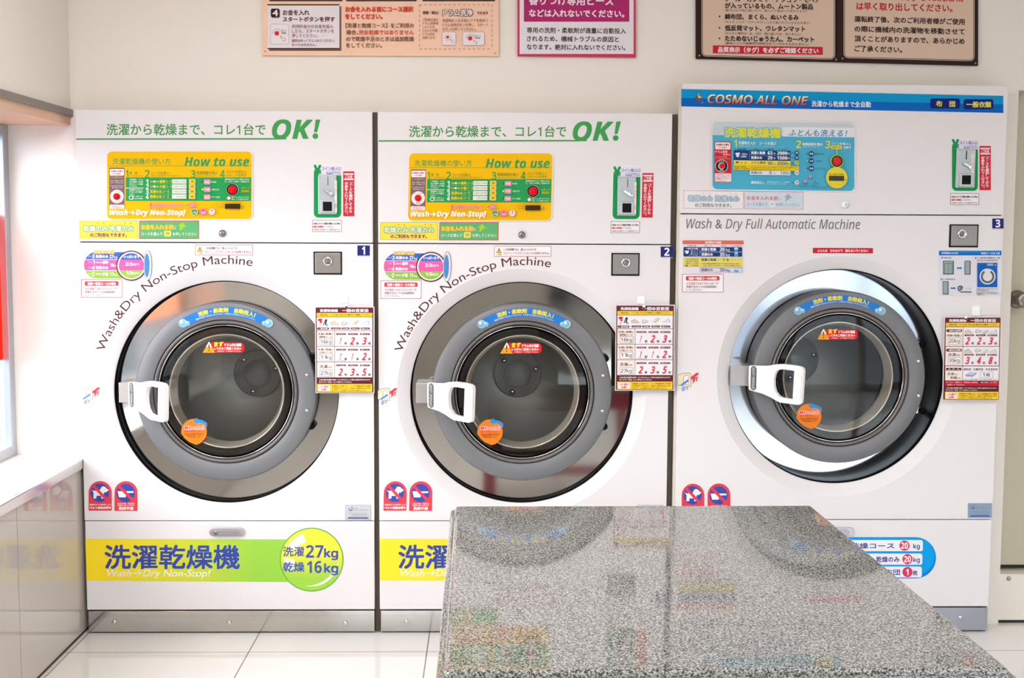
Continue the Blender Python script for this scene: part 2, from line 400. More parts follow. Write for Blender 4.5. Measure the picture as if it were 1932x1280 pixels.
# right wall and shop front behind the photographer
b = MB(); b.box(4.2, 4.3, -6.7, 1.1, 0, CEIL, WALLM); struct(b.build('wall_right'))
b = MB(); b.box(-14, 22, -22, -20, -.12, 2.7, mat('#a9adb2', .8, name='sky_block_render')); struct(b.build('sky_block_facade'))  # unseen block added to cut the skylight entering the shop front
TAU = mat('#bab5ad', .6, name='rear_wall_paint')
b = MB(); b.box(-1.75, .55, -6.7, -6.6, 0, 1.38, TAU); b.box(-1.75, -1.45, -6.7, -6.6, 1.38, 2.35, TAU); b.box(-1.75, 4.3, -6.7, -6.6, 2.35, CEIL, TAU); struct(b.build('wall_front'))
b = MB(); b.box(-1.75, -1.55, .2, 1.1, 0, CEIL, TAU); struct(b.build('wall_sky_stop'))  # unseen side closure added to keep skylight out behind the machines
REDF = mat('#85868a', .4, .3, name='shopfront_aluminium')
b = MB()
for x0, x1, z0, z1 in ((.55, .75, 0, 2.35), (1.32, 1.42, 0, 2.35), (2.4, 2.48, 0, 2.35), (3.4, 3.48, 0, 2.35), (4.1, 4.2, 0, 2.35), (.55, 4.2, 2.22, 2.35), (.55, 4.2, 0, .10), (-1.45, .55, 1.38, 1.46), (-1.45, .55, 1.98, 2.36), (-.5, -.42, 1.46, 2.25), (-1.45, -1.37, 1.46, 2.25), (.55, 1.42, .82, .98)):
    b.box(x0, x1, -6.68, -6.60, z0, z1, REDF)
b.box(.75, 2.06, -6.66, -6.61, .1, 1.22, mat('#a9aaa6', .5))
sf = struct(b.build('window_2')); SG = glass_mat('shop_glass', (.93, .95, .96), 1.5)
b = MB(); b.box(-1.4, .6, -6.645, -6.640, 1.42, 2.3, SG); b.box(.6, 4.15, -6.645, -6.640, .05, 2.3, SG); struct(b.build('window_pane', sf))
# ------------------------------------------------------------------ granite folding table
def granite():
    m = bpy.data.materials.new('granite'); m.use_nodes = True; nt = m.node_tree; b = nt.nodes['Principled BSDF']
    tc = nt.nodes.new('ShaderNodeTexCoord')
    def noise(sc, det): n = nt.nodes.new('ShaderNodeTexNoise'); n.inputs['Scale'].default_value = sc; n.inputs['Detail'].default_value = det; nt.links.new(tc.outputs['Object'], n.inputs['Vector']); return n
    v = nt.nodes.new('ShaderNodeTexVoronoi'); v.inputs['Scale'].default_value = 380; nt.links.new(tc.outputs['Object'], v.inputs['Vector'])
    n1 = noise(260, 4); n2 = noise(600, 3)
    r1 = nt.nodes.new('ShaderNodeValToRGB'); e = r1.color_ramp.elements
    e[0].position = .36; e[0].color = lin('#2f302f') + (1,); e[1].position = .66; e[1].color = lin('#d2d2cf') + (1,)
    q = e.new(.46); q.color = lin('#6b6c6a') + (1,); q = e.new(.54); q.color = lin('#a2a29f') + (1,)
    nt.links.new(n1.outputs['Fac'], r1.inputs[0])
    r2 = nt.nodes.new('ShaderNodeValToRGB'); e = r2.color_ramp.elements
    e[0].position = .40; e[0].color = lin('#5a5a58') + (1,); e[1].position = .56; e[1].color = lin('#f2f0ee') + (1,)
    nt.links.new(n2.outputs['Fac'], r2.inputs[0])
    mx = nt.nodes.new('ShaderNodeMix'); mx.data_type = 'RGBA'; mx.blend_type = 'MULTIPLY'; mx.inputs[0].default_value = .8
    nt.links.new(r1.outputs[0], mx.inputs[6]); nt.links.new(r2.outputs[0], mx.inputs[7])
    sp = nt.nodes.new('ShaderNodeSeparateColor'); nt.links.new(v.outputs['Color'], sp.inputs[0])
    gt = nt.nodes.new('ShaderNodeMath'); gt.operation = 'GREATER_THAN'; gt.inputs[1].default_value = .72; nt.links.new(sp.outputs[0], gt.inputs[0])
    m2 = nt.nodes.new('ShaderNodeMix'); m2.data_type = 'RGBA'; m2.inputs[7].default_value = lin('#b9b9b6') + (1,)
    g2 = nt.nodes.new('ShaderNodeMath'); g2.operation = 'MULTIPLY'; g2.inputs[1].default_value = .6; nt.links.new(gt.outputs[0], g2.inputs[0])
    nt.links.new(g2.outputs[0], m2.inputs[0]); nt.links.new(mx.outputs[2], m2.inputs[6]); nt.links.new(m2.outputs[2], b.inputs['Base Color'])
    b.inputs['Roughness'].default_value = .04; b.inputs['IOR'].default_value = 1.66; return m
GRAN = granite()
TH, TW, TL, EDG = .77, .9062, 1.2097, .030
tbl = empty('granite_table', (-.0614, -1.3272, 0), 'speckled grey granite folding table in front of machines 2 and 3', 'table')
tbl.rotation_euler = (0, 0, .00913)
def tb(name, x0, x1, y0, y1, z0, z1, m_, bev=0.0, seg=3):
    b = MB(); b.box(x0, x1, y0, y1, z0, z1, m_); o = b.build(name, None, bev, seg); o.parent = tbl; o.location = (0, 0, 0); return o
b = MB(); b.box(-.017, TW + .006, -TL - .012, .006, TH - .02, TH, GRAN); b.box(-EDG, TW + .018, -TL - .024, .018, TH - .055, TH - .012, GRAN)
o = b.build('tabletop', None, .0085, 4); o.parent = tbl; o.location = (0, 0, 0)
RW = mat('#9a2f44', .35, 0, .3, name='red_table_frame')
for x0 in (.05, TW - .11):
    for y0 in (-TL + .05, -.11): lab(tb('leg', x0, x0 + .06, y0, y0 + .06, 0.0, TH - .055, RW, .004), 'red painted table leg')
for y0 in (-TL + .06, -.10):
    tb('rail', .11, TW - .11, y0, y0 + .04, TH - .155, TH - .055, RW, .003); tb('rail', .11, TW - .11, y0, y0 + .04, .09, .14, RW, .003)
for x0 in (.06, TW - .10):
    tb('rail', x0, x0 + .04, -TL + .11, -.11, TH - .155, TH - .055, RW, .003); tb('rail', x0, x0 + .04, -TL + .11, -.11, .09, .14, RW, .003)
# ------------------------------------------------------------------ shared materials
WHITE = mat('#dbd8da', 0.4, 0, .04, name='white_enamel')
SIDE = mat('#cfc9bf', 0.5, name='cabinet_side')
STEEL = mat('#b2afab', 0.07, 1.0, name='polished_steel')
BRUSH = mat('#b9b5b0', 0.1, 0.9, name='brushed_steel', noise=0.05, nscale=30)
LOCKST = mat('#8f8a86', 0.38, 0.6, name='lock_steel')
LATCHM = mat('#a9a5a2', 0.35, 0.5, name='latch_steel')
COINST = mat('#b3b9bc', 0.34, 0.35, name='coin_plate_steel')
GREY = mat('#77787b', 0.42, 0.25, name='door_grey_paint')
GREY2 = mat('#6e6b6a', 0.3, 0.4, name='door_bead_grey')
BLACK = mat('#141313', 0.45, name='black_rubber')
DARK = mat('#1a1817', 0.5, name='dark_plastic')
PLAST = mat('#f0eeee', 0.3, 0, .3, name='white_plastic')
DRUM = mat('#b2b0aa', 0.38, 0.35, name='drum_steel')
HUB = mat('#c2c2c0', 0.35, 0.1, name='drum_hub_steel')
BOWL = mat('#c9c0b0', 0.16, 0.6, name='bowl_rim_steel')
RED = mat('#d8141c', 0.25, name='red_button')
CHROME = mat('#d8d8da', 0.12, 1.0, name='chrome')
GLASS = glass_mat('door_glass', (0.93, 0.93, 0.91), 1.5)
# ------------------------------------------------------------------ prints that two machine models share (pixels of the first machine)
Y0 = -0.0006
def d_coin(org, par, tf=None):
    d = Dec(Y0, org, tf)
    d.rrect(591, 310, 645, 412, 10, '#f3f1f6'); d.rrect(592, 311.5, 644, 411, 9, '#e6e3f0')
    d.rrect(592, 331, 644, 411, 9, '#1f9a55', corners='0011')
    d.poly([(592, 331), (597, 331), (597, 325), (592, 326)], '#1f9a55')
    d.text('¥', 591.6, 311, 606.5, 333, '#1f9a55', 's', 1.6)
    d.text('コイン投入口', 607, 315, 643.5, 321.5, '#4a4fae', 's', 0.15)
    d.text('おつりは出ません', 616, 323.5, 643, 326, '#5a60b4'); d.text('使用硬貨　１００円', 616, 326.8, 643, 329.3, '#5a60b4')
    return lab(d.build('coin_unit', par), 'green coin slot surround with a yen sign')
def d_strip(org, par, tf=None):
    d = Dec(Y0, org, tf)
    d.rect(647.5, 323.5, 668.5, 408, '#d3303f')
    d.rect(649, 327, 667, 330, '#f2dfe2'); d.rect(649, 337, 667, 340, '#f2dfe2')
    d.text('ご注意', 651, 330.8, 665, 336.2, '#fbeef0', 's', 0.15)
    d.vtext('コースを選択してから', 658, 343, 665, 402, '#fbeef0', 0.2)
    d.vtext('お金を入れてください。', 650, 343, 657, 407, '#fbeef0', 0.2)
    for k in range(6): d.circ(666.3, 344 + k * 6, 0.6, '#fbeef0', 8)
    return lab(d.build('warning_strip', par), 'red vertical sticker with white lettering')
def d_note(org, par, tf=None):
    d = Dec(Y0, org, tf)
    d.rect(589, 415.5, 644.5, 437.5, '#6c6470'); d.rect(589.8, 416.3, 643.7, 436.7, '#f5f2f4')
    d.text('お金を入れても運転を開始しない時は', 591, 420, 642, 424, '#5a2830', 's', 0.2)
    d.text('返却口を確認', 591, 425.8, 609.5, 429.8, '#df2a34', 's', 0.3); d.text('してください。', 610, 426, 629, 429.8, '#6a4a50')
    d.text('※ 返却口にお金が戻っている場合があります。', 591, 432, 642, 435, '#8a6a6e')
    return d.build('refund_note', par)
def d_course(org, par, tf=None):
    d = Dec(Y0, org, tf)
    d.rect(153, 527, 231, 562, '#d9525c'); d.rect(154, 528, 230, 561, '#f4f1f4')
    d.rrect(160, 531, 223.5, 539.5, 2.5, '#d4424e')
    d.text('洗濯＋乾燥コースの場合', 165, 532.6, 219, 538.2, '#fdf4f4', 's', 0.35)
    d.text('完全乾燥ではありません', 161, 542.5, 206, 547.5, '#d8606a'); d.text('ので', 207, 543, 222, 547.5, '#7d6a72')
    d.text('乾燥不足のときは追加乾燥を', 161, 548.8, 218.5, 553.5, '#7d6a72'); d.text('してください。', 161, 554.8, 190, 559.2, '#7d6a72')
    return lab(d.build('course_note', par), 'white notice with a red border')
def d_pet(org, par, tf=None):
    d = Dec(Y0, org, tf)
    R = '#e04654'; B = '#3f51ad'; W = '#f3eff3'
    d.poly([(167.2, 964), (167.2, 930)] + [(189 - 21.8 * math.cos(math.radians(a)), 930 - 21.8 * math.sin(math.radians(a))) for a in range(10, 180, 10)] + [(210.8, 930), (210.8, 964)], R)
    d.circ(188.5, 930, 17.4, B)
    q = lambda x, y: (160 + x / 17.56, 900 + y / 17.56)
    d.poly([q(*p) for p in [(225, 430), (300, 468), (400, 455), (470, 490), (520, 400), (560, 335), (610, 318), (680, 340), (715, 385), (785, 430), (770, 470), (725, 490), (700, 522), (660, 520), (640, 510), (620, 600), (640, 640), (645, 725), (555, 725), (540, 628), (390, 632), (378, 722), (285, 722), (290, 520)]], W)
    d.poly([q(*p) for p in [(222, 300), (292, 240), (745, 715), (680, 790)]], R)
    d.text('保健所からの指導により', 169, 951, 209, 954.4, '#f6dfe2'); d.text('ペット用品お断り', 169, 956, 209, 961, '#fbf2f3', 's', 0.4)
    return lab(d.build('pet_sticker', par), 'round-topped red sticker with a barred dog')
def d_deterg(org, par, tf=None):
    d = Dec(Y0, org, tf)
    R = '#e04654'; B = '#3f51ad'; W = '#f6f4f8'
    d.poly([(216, 964.5), (216, 930)] + [(237.7 - 21.8 * math.cos(math.radians(a)), 930 - 21.8 * math.sin(math.radians(a))) for a in range(10, 180, 10)] + [(259.5, 930), (259.5, 964.5)], R)
    d.circ(237, 930.5, 17.4, B)
    q = lambda x, y: (160 + x / 17.56, 900 + y / 17.56)
    d.poly([q(*p) for p in [(1085, 480), (1615, 480), (1615, 535), (1390, 540), (1352, 682), (1135, 682)]], W)
    d.poly([q(*p) for p in [(1085, 330), (1150, 262), (1600, 722), (1535, 790)]], R)
    d.text('専用の洗剤・柔軟剤が', 222, 949.3, 254, 952, '#f6dfe2'); d.text('自動的に投入されます', 222, 952.7, 254, 955.4, '#f6dfe2')
    d.text('洗剤不要', 224, 956.6, 252, 962.8, '#fbf2f3', 's', 0.4)
    return lab(d.build('detergent_sticker', par), 'round-topped red sticker with a barred scoop')
def d_lever(org, par, tf=None):
    d = Dec(Y0, org, tf)
    q = lambda x, y: (140 + x / 21.33, 720 + y / 21.33)
    K = '#8d6a58'; S = '#f0e6c8'
    d.poly([q(*p) for p in [(255, 320), (340, 300), (440, 255), (560, 240), (720, 245), (745, 300), (745, 750), (580, 765), (430, 760), (400, 720), (255, 700)]], K)
    d.poly([q(*p) for p in [(262, 335), (340, 315), (440, 272), (560, 257), (712, 262), (728, 310), (728, 735), (580, 748), (438, 742), (405, 705), (262, 684)]], S)
    d.poly([q(*p) for p in [(455, 580), (450, 430), (490, 350), (560, 320), (655, 320), (655, 690), (520, 690)]], K)
    d.poly([q(*p) for p in [(470, 570), (466, 435), (500, 365), (562, 336), (642, 336), (642, 676), (520, 676)]], '#f4f2f4')
    d.poly([q(*p) for p in [(325, 720), (380, 650), (640, 470), (640, 570), (430, 715)]], '#5b8fe0')
    d.poly([q(*p) for p in [(735, 400), (940, 240), (1025, 240), (1025, 300), (960, 350), (735, 500)]], '#e0434f')
    d.text('押す', *q(790, 430), *q(1010, 640), '#e0434f', 's', 0.4, sl=-4); d.text('引く', *q(400, 790), *q(640, 930), '#5b8fe0', 's', 0.3, sl=-3)
    return lab(d.build('lever_sticker', par), 'small sticker showing how to pull the lever')
def d_dealer(org, par, tf=None, base='#c9cdd2'):
    d = Dec(Y0, org, tf)
    q = lambda x, y: (640 + x / 21.33, 940 + y / 21.33)
    d.rect(651.2, 953.2, 700.3, 982, '#aeb2b8'); d.rect(652.2, 954.2, 699.3, 981, base)
    d.arc(*q(455, 460), 1.9, 3.4, 60, 330, '#4a55b4'); d.line(*q(515, 430), *q(515, 515), 1.5, '#4a55b4'); d.circ(*q(512, 378), 1.3, '#d8404c', 16)
    d.text('コスモインダストリー', *q(585, 460), *q(1165, 510), '#7a7c84')
    d.text('株式会社', *q(585, 405), *q(740, 440), '#8a8c94')
    for y0, a, b in ((615, 410, 1110), (672, 555, 1130), (738, 410, 1130)): d.dash(*q(a, y0), *q(b, y0 + 22), .5, '#8a8c94', 1.6, .7)
    d.rect(*q(345, 785), *q(1180, 835), '#4452b0')
    return lab(d.build('dealer_label', par), 'small grey label with a blue line')
# ------------------------------------------------------------------ door, drum and surround that both models share
HPX = [(590, 60), (594, 52), (602, 48), (660, 46), (730, 42), (780, 28), (840, 20), (920, 22), (975, 28), (995, 40), (1000, 60), (998, 120), (992, 280), (988, 302), (978, 314), (955, 318), (900, 315), (830, 312), (800, 300), (760, 280), (700, 258), (620, 243), (600, 239), (592, 230), (589, 150)]
HHOLE = [(802, 72), (820, 62), (850, 58), (922, 62), (938, 68), (941, 85), (938, 180), (931, 268), (920, 279), (850, 275), (822, 266), (796, 235), (783, 190), (781, 140), (788, 100)]
def hole_plate(mb, x0, x1, z0, z1, cx, cz, R, y0, y1, material, n=144):
    angs = sorted(set([2 * math.pi * k / n for k in range(n)] + [math.atan2(x - cx, z - cz) % (2 * math.pi) for x in (x0, x1) for z in (z0, z1)]))
    inn, out = [], []
    for a in angs:
        dx, dz = math.sin(a), math.cos(a)
        t = min(((x1 - cx) / dx if dx > 1e-9 else (x0 - cx) / dx if dx < -1e-9 else 9e9), ((z1 - cz) / dz if dz > 1e-9 else (z0 - cz) / dz if dz < -1e-9 else 9e9))
        inn.append((cx + R * dx, cz + R * dz)); out.append((cx + t * dx, cz + t * dz))
    k = len(angs); vs = [(x, y0, z) for x, z in inn] + [(x, y0, z) for x, z in out] + [(x, y1, z) for x, z in inn] + [(x, y1, z) for x, z in out]
    fs = []
    for i in range(k):
        j = (i + 1) % k
        fs += [[i, j, k + j, k + i], [k + i, k + j, 3 * k + j, 3 * k + i], [i, 2 * k + i, 2 * k + j, j], [2 * k + i, 3 * k + i, 3 * k + j, 2 * k + j]]
    mb.add(vs, fs, material)
def porthole(root, org, rc, dc, Rr, depth, sc, lx0, hx0, ly, steel, tf):
    """surround, drum and door; rc/dc centres of ring and door, Rr ring radius, sc door scale, latch pixels lx0..hx0, lever centre pixel row ly"""
    cx, cz = rc; dx, dz = dc
    b = MB(org); b.lathe([(Rr + .047, 0.0), (Rr + .044, 0.002), (Rr + .004, 0.011), (Rr, 0.016)], cx, cz, WHITE, 144); lab(b.build('porthole_bezel', root), 'white dished ring around the porthole')
    b = MB(org); b.lathe([(Rr, 0.015), (Rr, 0.03), (Rr - .004, 0.034), (Rr, 0.039), (Rr, depth)], cx, cz, BLACK, 144); b.build('rubber_edge', root)
    b = MB(org); b.lathe([(Rr, depth), (.20, depth)], cx, cz, steel, 144, smooth=False); lab(b.build('steel_surround', root), 'mirror-polished steel ring behind the door')
    b = MB(org); b.lathe([(.20, depth), (.215, depth + .02), (.30, depth + .03), (.30, .60), (.285, .64), (.0, .655)], cx, cz, DRUM, 96); dr = b.build('drum', root)
    b = MB(org); b.lathe([(.098, .66), (.098, .635), (.092, .628), (.06, .63), (.055, .622), (.05, .614), (.02, .606), (0, .604)], cx, cz, HUB, 64); hb = b.build('drum_hub', dr)
    for a in (60, 180, 300):
        b = MB(org); b.lathe([(.012, .64), (.012, .624), (.008, .62), (0, .62)], cx + .078 * math.sin(math.radians(a + 15)), cz + .078 * math.cos(math.radians(a + 15)), CHROME, 16); b.build('hub_bolt', dr)
    k = sc
    b = MB(org); b.lathe([(.325 * k, depth - .012), (.325 * k, .0), (.3235 * k, -.006), (.319 * k, -.0095), (.264 * k, -.014), (.2615 * k, -.012), (.2605 * k, -.002), (.2605 * k, .03), (.2605*k, depth - .012)], dx, dz, GREY, 128)
    door = lab(b.build('door', root), 'round grey door ring with a porthole glass')
    b = MB(org); b.lathe([(.2600 * k, .004), (.2595 * k, -.008), (.257 * k, -.0145), (.2525 * k, -.017), (.248 * k, -.0145), (.2455 * k, -.006), (.245 * k, .004)], dx, dz, GREY2, 128); b.build('door_bead', door)
    b = MB(org); b.lathe([(.245 * k, .002), (.2435 * k, -.010), (.2415 * k, -.0115), (.2395 * k, -.010), (.236 * k, .001), (.235 * k, .004)], dx, dz, STEEL, 128); b.build('door_trim_ring', door)
    b = MB(org); b.lathe([(.2355 * k, .003), (.233 * k, -.004), (.226 * k, -.0065), (.215 * k, -.005), (.2105 * k, .002), (.209 * k, .014)], dx, dz, BLACK, 128); lab(b.build('gasket', door), 'black rubber door seal')
    b = MB(org); b.lathe([(.210 * k, .010), (.206 * k, .004), (.203 * k, .008), (.194 * k, .045), (.191 * k, .06), (.192*k, .07)], dx, dz, BOWL, 128); b.build('bowl_rim', door)
    b = MB(org); b.lathe([(.2335 * k, -.0070), (.22 * k, -.0074), (.15 * k, -.0085), (0, -.009)], dx, dz, GLASS, 96); lab(b.build('door_glass', door), 'round glass pane that mirrors the room')
    # hinges and door screws on the right of the door
    for sy in (-64.5, 64.5):
        hx, hz = P(*tf(587, 740 + sy), depth - .035)
        b = MB(org); b.lathe([(.0135, depth + .001), (.0135, depth - .034), (.0115, depth - .037), (0, depth - .0375)], hx, hz, DARK, 24)
        b.box(hx - .03, hx - .004, depth - .028, depth + .001, hz - .011, hz + .011, BRUSH); b.build('hinge_pin', door)
    for sy in (-32, 35):
        hx, hz = P(*tf(579, 740 + sy), -.012)
        b = MB(org); b.lathe([(.007, -.010), (.0065, -.0125), (.003, -.0150), (0, -.0155)], hx, hz, CHROME, 20); b.build('door_screw', door)
    # latch plate from ring edge to lever
    xa, za = P(lx0, ly - 22, .0); xb, zb = P(hx0, ly + 16, .0)
    b = MB(org); b.box(xa, xb + .03, -.004, depth, zb, za, LATCHM); lab(b.build('latch_plate', root, .002), 'flat steel latch block left of the door')
    # opening lever, tilted out towards the room
    bx, bz = P(hx0, ly, -.016); th = math.radians(39); c, s_ = math.cos(th), math.sin(th)
    def to3(u, v, w): return (bx + u * c - w * s_, -.018 - u * s_ - w * c, bz + v)
    U = lambda p: ((p[0] - 588) / 412 * .213, (145 - p[1]) * .00047)
    b = MB(org); b.prism([U(p) for p in HPX], to3, .018, PLAST, [U(p) for p in HHOLE]); h = lab(b.build('opening_lever', door, .005, 3), 'white plastic pull lever')
    # right grip bar, proud of the lever
    b.__init__(org); g = [U(p) for p in [(935, 66), (950, 60), (985, 62), (992, 75), (985, 268), (975, 280), (938, 278), (928, 268)]]
    b.prism(g, lambda u, v, w: to3(u, v, w + .010), .014, PLAST); b.build('lever_grip', door, .004, 3)
    # dark plate lettered OPENING LEVER
    b.__init__(org); pl = []
    for k_ in range(25):
        t = math.pi * k_ / 12
        pl.append((605 + 23.5 + 22 * math.cos(t), (50 + 24 if math.sin(t) < 0 else 238 - 24) + 24 * math.sin(t)))
    b.prism([U(p) for p in pl], lambda u, v, w: to3(u, v, w + .0182), .0008, mat('#4b5552', .4))
    vs, fs, bb = text_mesh('OPENING LEVER', 's', 2)
    q = []
    for v in vs:
        t = (v[0] - bb[0]) / (bb[2] - bb[0]); n_ = (v[1] - bb[1]) / (bb[3] - bb[1])
        q.append(to3(*U((640 - n_ * 23, 228 - t * 168)), .0193))
    b.add(q, fs, mat('#d8dcd8', .4)); lab(b.build('lever_plate', door), 'dark oblong plate lettered OPENING LEVER')
    # stickers on the door
    S = lambda px, py: tf(px, py)
    d = Dec(-.0145, org, tf)
    d.y = -.0152
    d.arc(426, 740, 144.5, 160.5, -31, 31, '#2f7fd0')
    for a, r_, R_ in ((-32, 153, 8), (-29.2, 148.5, 4.6), (32, 153, 8), (29.2, 148.5, 4.6)):
        x, y = 426 + r_ * math.sin(math.radians(a)), 740 - r_ * math.cos(math.radians(a))
        d.circ(x, y, R_, '#a9cfe0', 20); d.circ(x - R_ * .1, y + R_ * .1, R_ * .8, '#7fb9d2', 20); d.circ(x - R_ * .3, y - R_ * .3, R_ * .35, '#e8f4f8', 14)
    d.arctext('洗剤・柔軟剤　自動投入！', 426, 740, 151.3, -19.5, 21, 9.2, '#f2de3c', 'r', .45)
    d.arctext('機械が使用する分が入りますので、お手持ちの洗剤は入れないでください。', 426, 740, 146.2, -22.5, 22.5, 3.4, '#dcebf8', 'r', .05, 2)
    lab(d.build('arc_sticker', door), 'curved blue sticker with yellow lettering')
    d = Dec(-.0098, org, tf)
    d.rrect(398, 646.5, 461, 665.5, 8, '#e1242c', corners='0110')
    d.poly([(382.5, 666), (394.5, 644.5), (406, 666)], '#f3efe6'); d.poly([(382.5, 666), (388.8, 654.5), (400, 654.5), (406, 666)], '#f0a030')
    d.text('!', 393.2, 650, 395.6, 663, '#3a2a20', 's', .3)
    d.text('まず', 404, 644.8, 421.5, 654.5, '#f8d83a', 's', .6); d.text('ドラム内を確認', 423.5, 648.2, 455.5, 654, '#fdf6f0', 's', .25)
    d.text('してからご利用ください', 404, 655.3, 455.5, 660.5, '#fdf6f0', 's', .25); d.text('ご利用後は、ドアを閉めてください。', 409, 661.8, 455, 664.4, '#f6cfc8')
    lab(d.build('glass_sticker', door), 'red sticker with an amber warning triangle')
    d = Dec(-.0095, org, tf)
    q = lambda x, y: (366 + (x - 987) / 4.57, 815 + (y - 517) / 4.57)
    pts = [q(987 + 111 * math.cos(math.radians(a)), 517 - 111 * math.sin(math.radians(a))) for a in range(-32, 200, 8)] + [q(*p) for p in ((884, 540), (905, 572), (945, 605), (1005, 630), (1040, 618), (1070, 588))]
    d.poly(pts, '#f08428')
    d.poly([q(*p) for p in [(980, 425), (1015, 395), (1020, 410), (1060, 416), (1100, 440), (1102, 460), (1096, 482), (1080, 455), (1050, 444), (1020, 440), (1018, 456)]], '#3a93d8')
    d.outlined('終わったら', *q(906, 467), *q(1074, 499), '#e02c48', '#fbeaea', .9, 's', .3)
    d.text('速やかに取り出しましょう', *q(906, 505), *q(1078, 522), '#e02c48', 's', .1)
    d.text('次の方のために運転終了後は速やかに', *q(905, 531), *q(1075, 542), '#5a3a20'); d.text('洗濯物を取り出してください', *q(920, 546), *q(1062, 555), '#5a3a20'); d.text('ご協力お願いします', *q(935, 559), *q(1045, 568), '#5a3a20')
    lab(d.build('drop_sticker', door), 'orange drop-shaped sticker with a blue arrow')
    return door
def key_lock(root, org, x0, y0, x1, y1, cxp, cyp):
    xa, za = P(x0, y0); xb, zb = P(x1, y1)
    b = MB(org); b.box(xa, xb, -.002, .0, zb, za, DARK); k = b.build('key_lock', root)
    b = MB(org); b.box(xa + .005, xb - .004, -.006, -.001, zb + .005, za - .004, LOCKST); b.build('lock_cover', k, .003)
    cx, cz = P(cxp, cyp)
    b = MB(org); b.lathe([(.017, -.005), (.017, -.010), (.014, -.013), (.011, -.011), (.010, -.009), (0, -.009)], cx, cz, CHROME, 32)
    b.lathe([(.007, -.009), (.006, -.012), (0, -.012)], cx, cz, LOCKST, 20); b.box(cx - .001, cx + .001, -.0125, -.0118, cz - .004, cz + .004, DARK); b.build('lock_cylinder', k)
    return k
def coin_parts(par, org, tf):
    def Q(x, y, yy=0.0): return P(*tf(x, y), yy)
    x0, z0 = Q(600, 331); x1, z1 = Q(636, 405)
    b = MB(org); b.box(x0, x1, -.008, -.001, z1, z0, COINST)
    o = b.build('coin_plate', par, .003)
    for sx, sy in ((602.5, 334), (633.5, 334), (602.5, 402), (633.5, 402)):
        a, c = Q(sx, sy); b = MB(org); b.lathe([(.0035, -.008), (.003, -.0095), (0, -.010)], a, c, CHROME, 12); b.build('plate_screw', par)
    a, c = Q(618.7, 334); e, f = Q(619.9, 350.5)
    b = MB(org); b.box(a, e, -.0088, -.0078, f, c, DARK); b.build('coin_slot', par)
    a, c = Q(612, 357.5); e, f = Q(626.5, 366.5)
    b = MB(org); b.lathe([(.0075, -.008), (.0075, -.018), (.006, -.020), (0, -.0205)], e, f, CHROME, 24)
    L = math.hypot(e - a, f - c); ux, uz = (e - a) / L, (f - c) / L; w = .0032
    b.prism([(0, -w), (L, -w * 1.3), (L, w * 1.3), (0, w)], lambda u, v, t: (a + ux * u - uz * v, -.014 - t, c + uz * u + ux * v), .005, CHROME); b.build('return_lever', par, .001)
    a, c = Q(605, 377); e, f = Q(632.5, 403)
    b = MB(org); b.box(a, e, -.012, -.007, f, c, COINST); b.build('return_frame', par, .003)
    a, c = Q(610, 381); e, f = Q(627, 398.5)
    b = MB(org); b.box(a, e, -.0128, -.0118, f, c, DARK); b.build('return_cup', par)
    d = Dec(-.0085, org, tf); d.rect(631.5, 341, 635.8, 401, '#f4eef0')
    d.vtext('コイン投入口', 632, 342, 635.4, 353, '#d83a48'); d.vtext('返却レバー', 632, 356, 635.4, 367, '#d83a48'); d.vtext('返却口', 632, 385, 635.4, 393, '#d83a48'); d.build('coin_note', par)
def button(par, org, px, py, r, name='start_button', ring=DARK, dome=RED, rd=.72, lab_='red push button in a dark ring'):
    cx, cz = P(px, py)
    b = MB(org); b.lathe([(r, -.003), (r, -.010), (r * .92, -.012), (r * .78, -.012), (r * .76, -.008)], cx, cz, ring, 40); o = b.build(name, par)
    b.__init__(org); b.lathe([(r * rd, -.006), (r * rd, -.014), (r * rd * .85, -.018), (r * rd * .5, -.0205), (0, -.021)], cx, cz, dome, 40)
    return lab(o, lab_), lab(b.build(name.replace('button', 'cap'), par), 'red dome of the button')
def cam_lock(root, org, px, py, material):
    cx, cz = P(px, py); b = MB(org)
    b.lathe([(.0125, 0.0), (.0125, -.006), (.010, -.010), (.006, -.0125), (0, -.013)], cx, cz, material, 28); b.box(cx - .001, cx + .001, -.0138, -.011, cz - .004, cz + .004, DARK); return b.build('cam_lock', root)
def panel_latch(root, org, tf):
    d3 = lambda u, v, w: (P(*tf(u, v))[0], -.0 - w, P(*tf(u, v))[1])
    out = [(395, 1004.5), (397, 999.5), (401, 996.2), (454, 995.8), (459, 997), (461, 1001), (460.8, 1007), (458.5, 1010.3), (454, 1011.3), (404, 1011), (399, 1009.5)]
    b = MB(org); b.prism(out[::-1], d3, .008, mat('#b4b3ba', .3, .6)); p = lab(b.build('panel_latch', root, .002), 'grey flush latch handle')
    inn = [(398, 1004.5), (401, 1000.5), (405, 999), (448, 999.5), (452, 1001.5), (453.5, 1004.5), (452, 1007.8), (448, 1009.5), (405, 1009.5), (401, 1008)]
    b = MB(org); b.prism(inn[::-1], lambda u, v, w: d3(u, v, w + .007), .006, mat('#a2a1a6', .3, .6)); b.build('latch_paddle', p, .0015)
    cx, cz = P(*tf(409, 1004.5)); b = MB(org); b.lathe([(.008, -.012), (.0075, -.0148), (0, -.0150)], cx, cz, mat('#8a827c', .3, .7), 20); b.build('latch_screw', p)
    return p
def placard_print(d, x0, y0, x1, y1, heads):
    pass
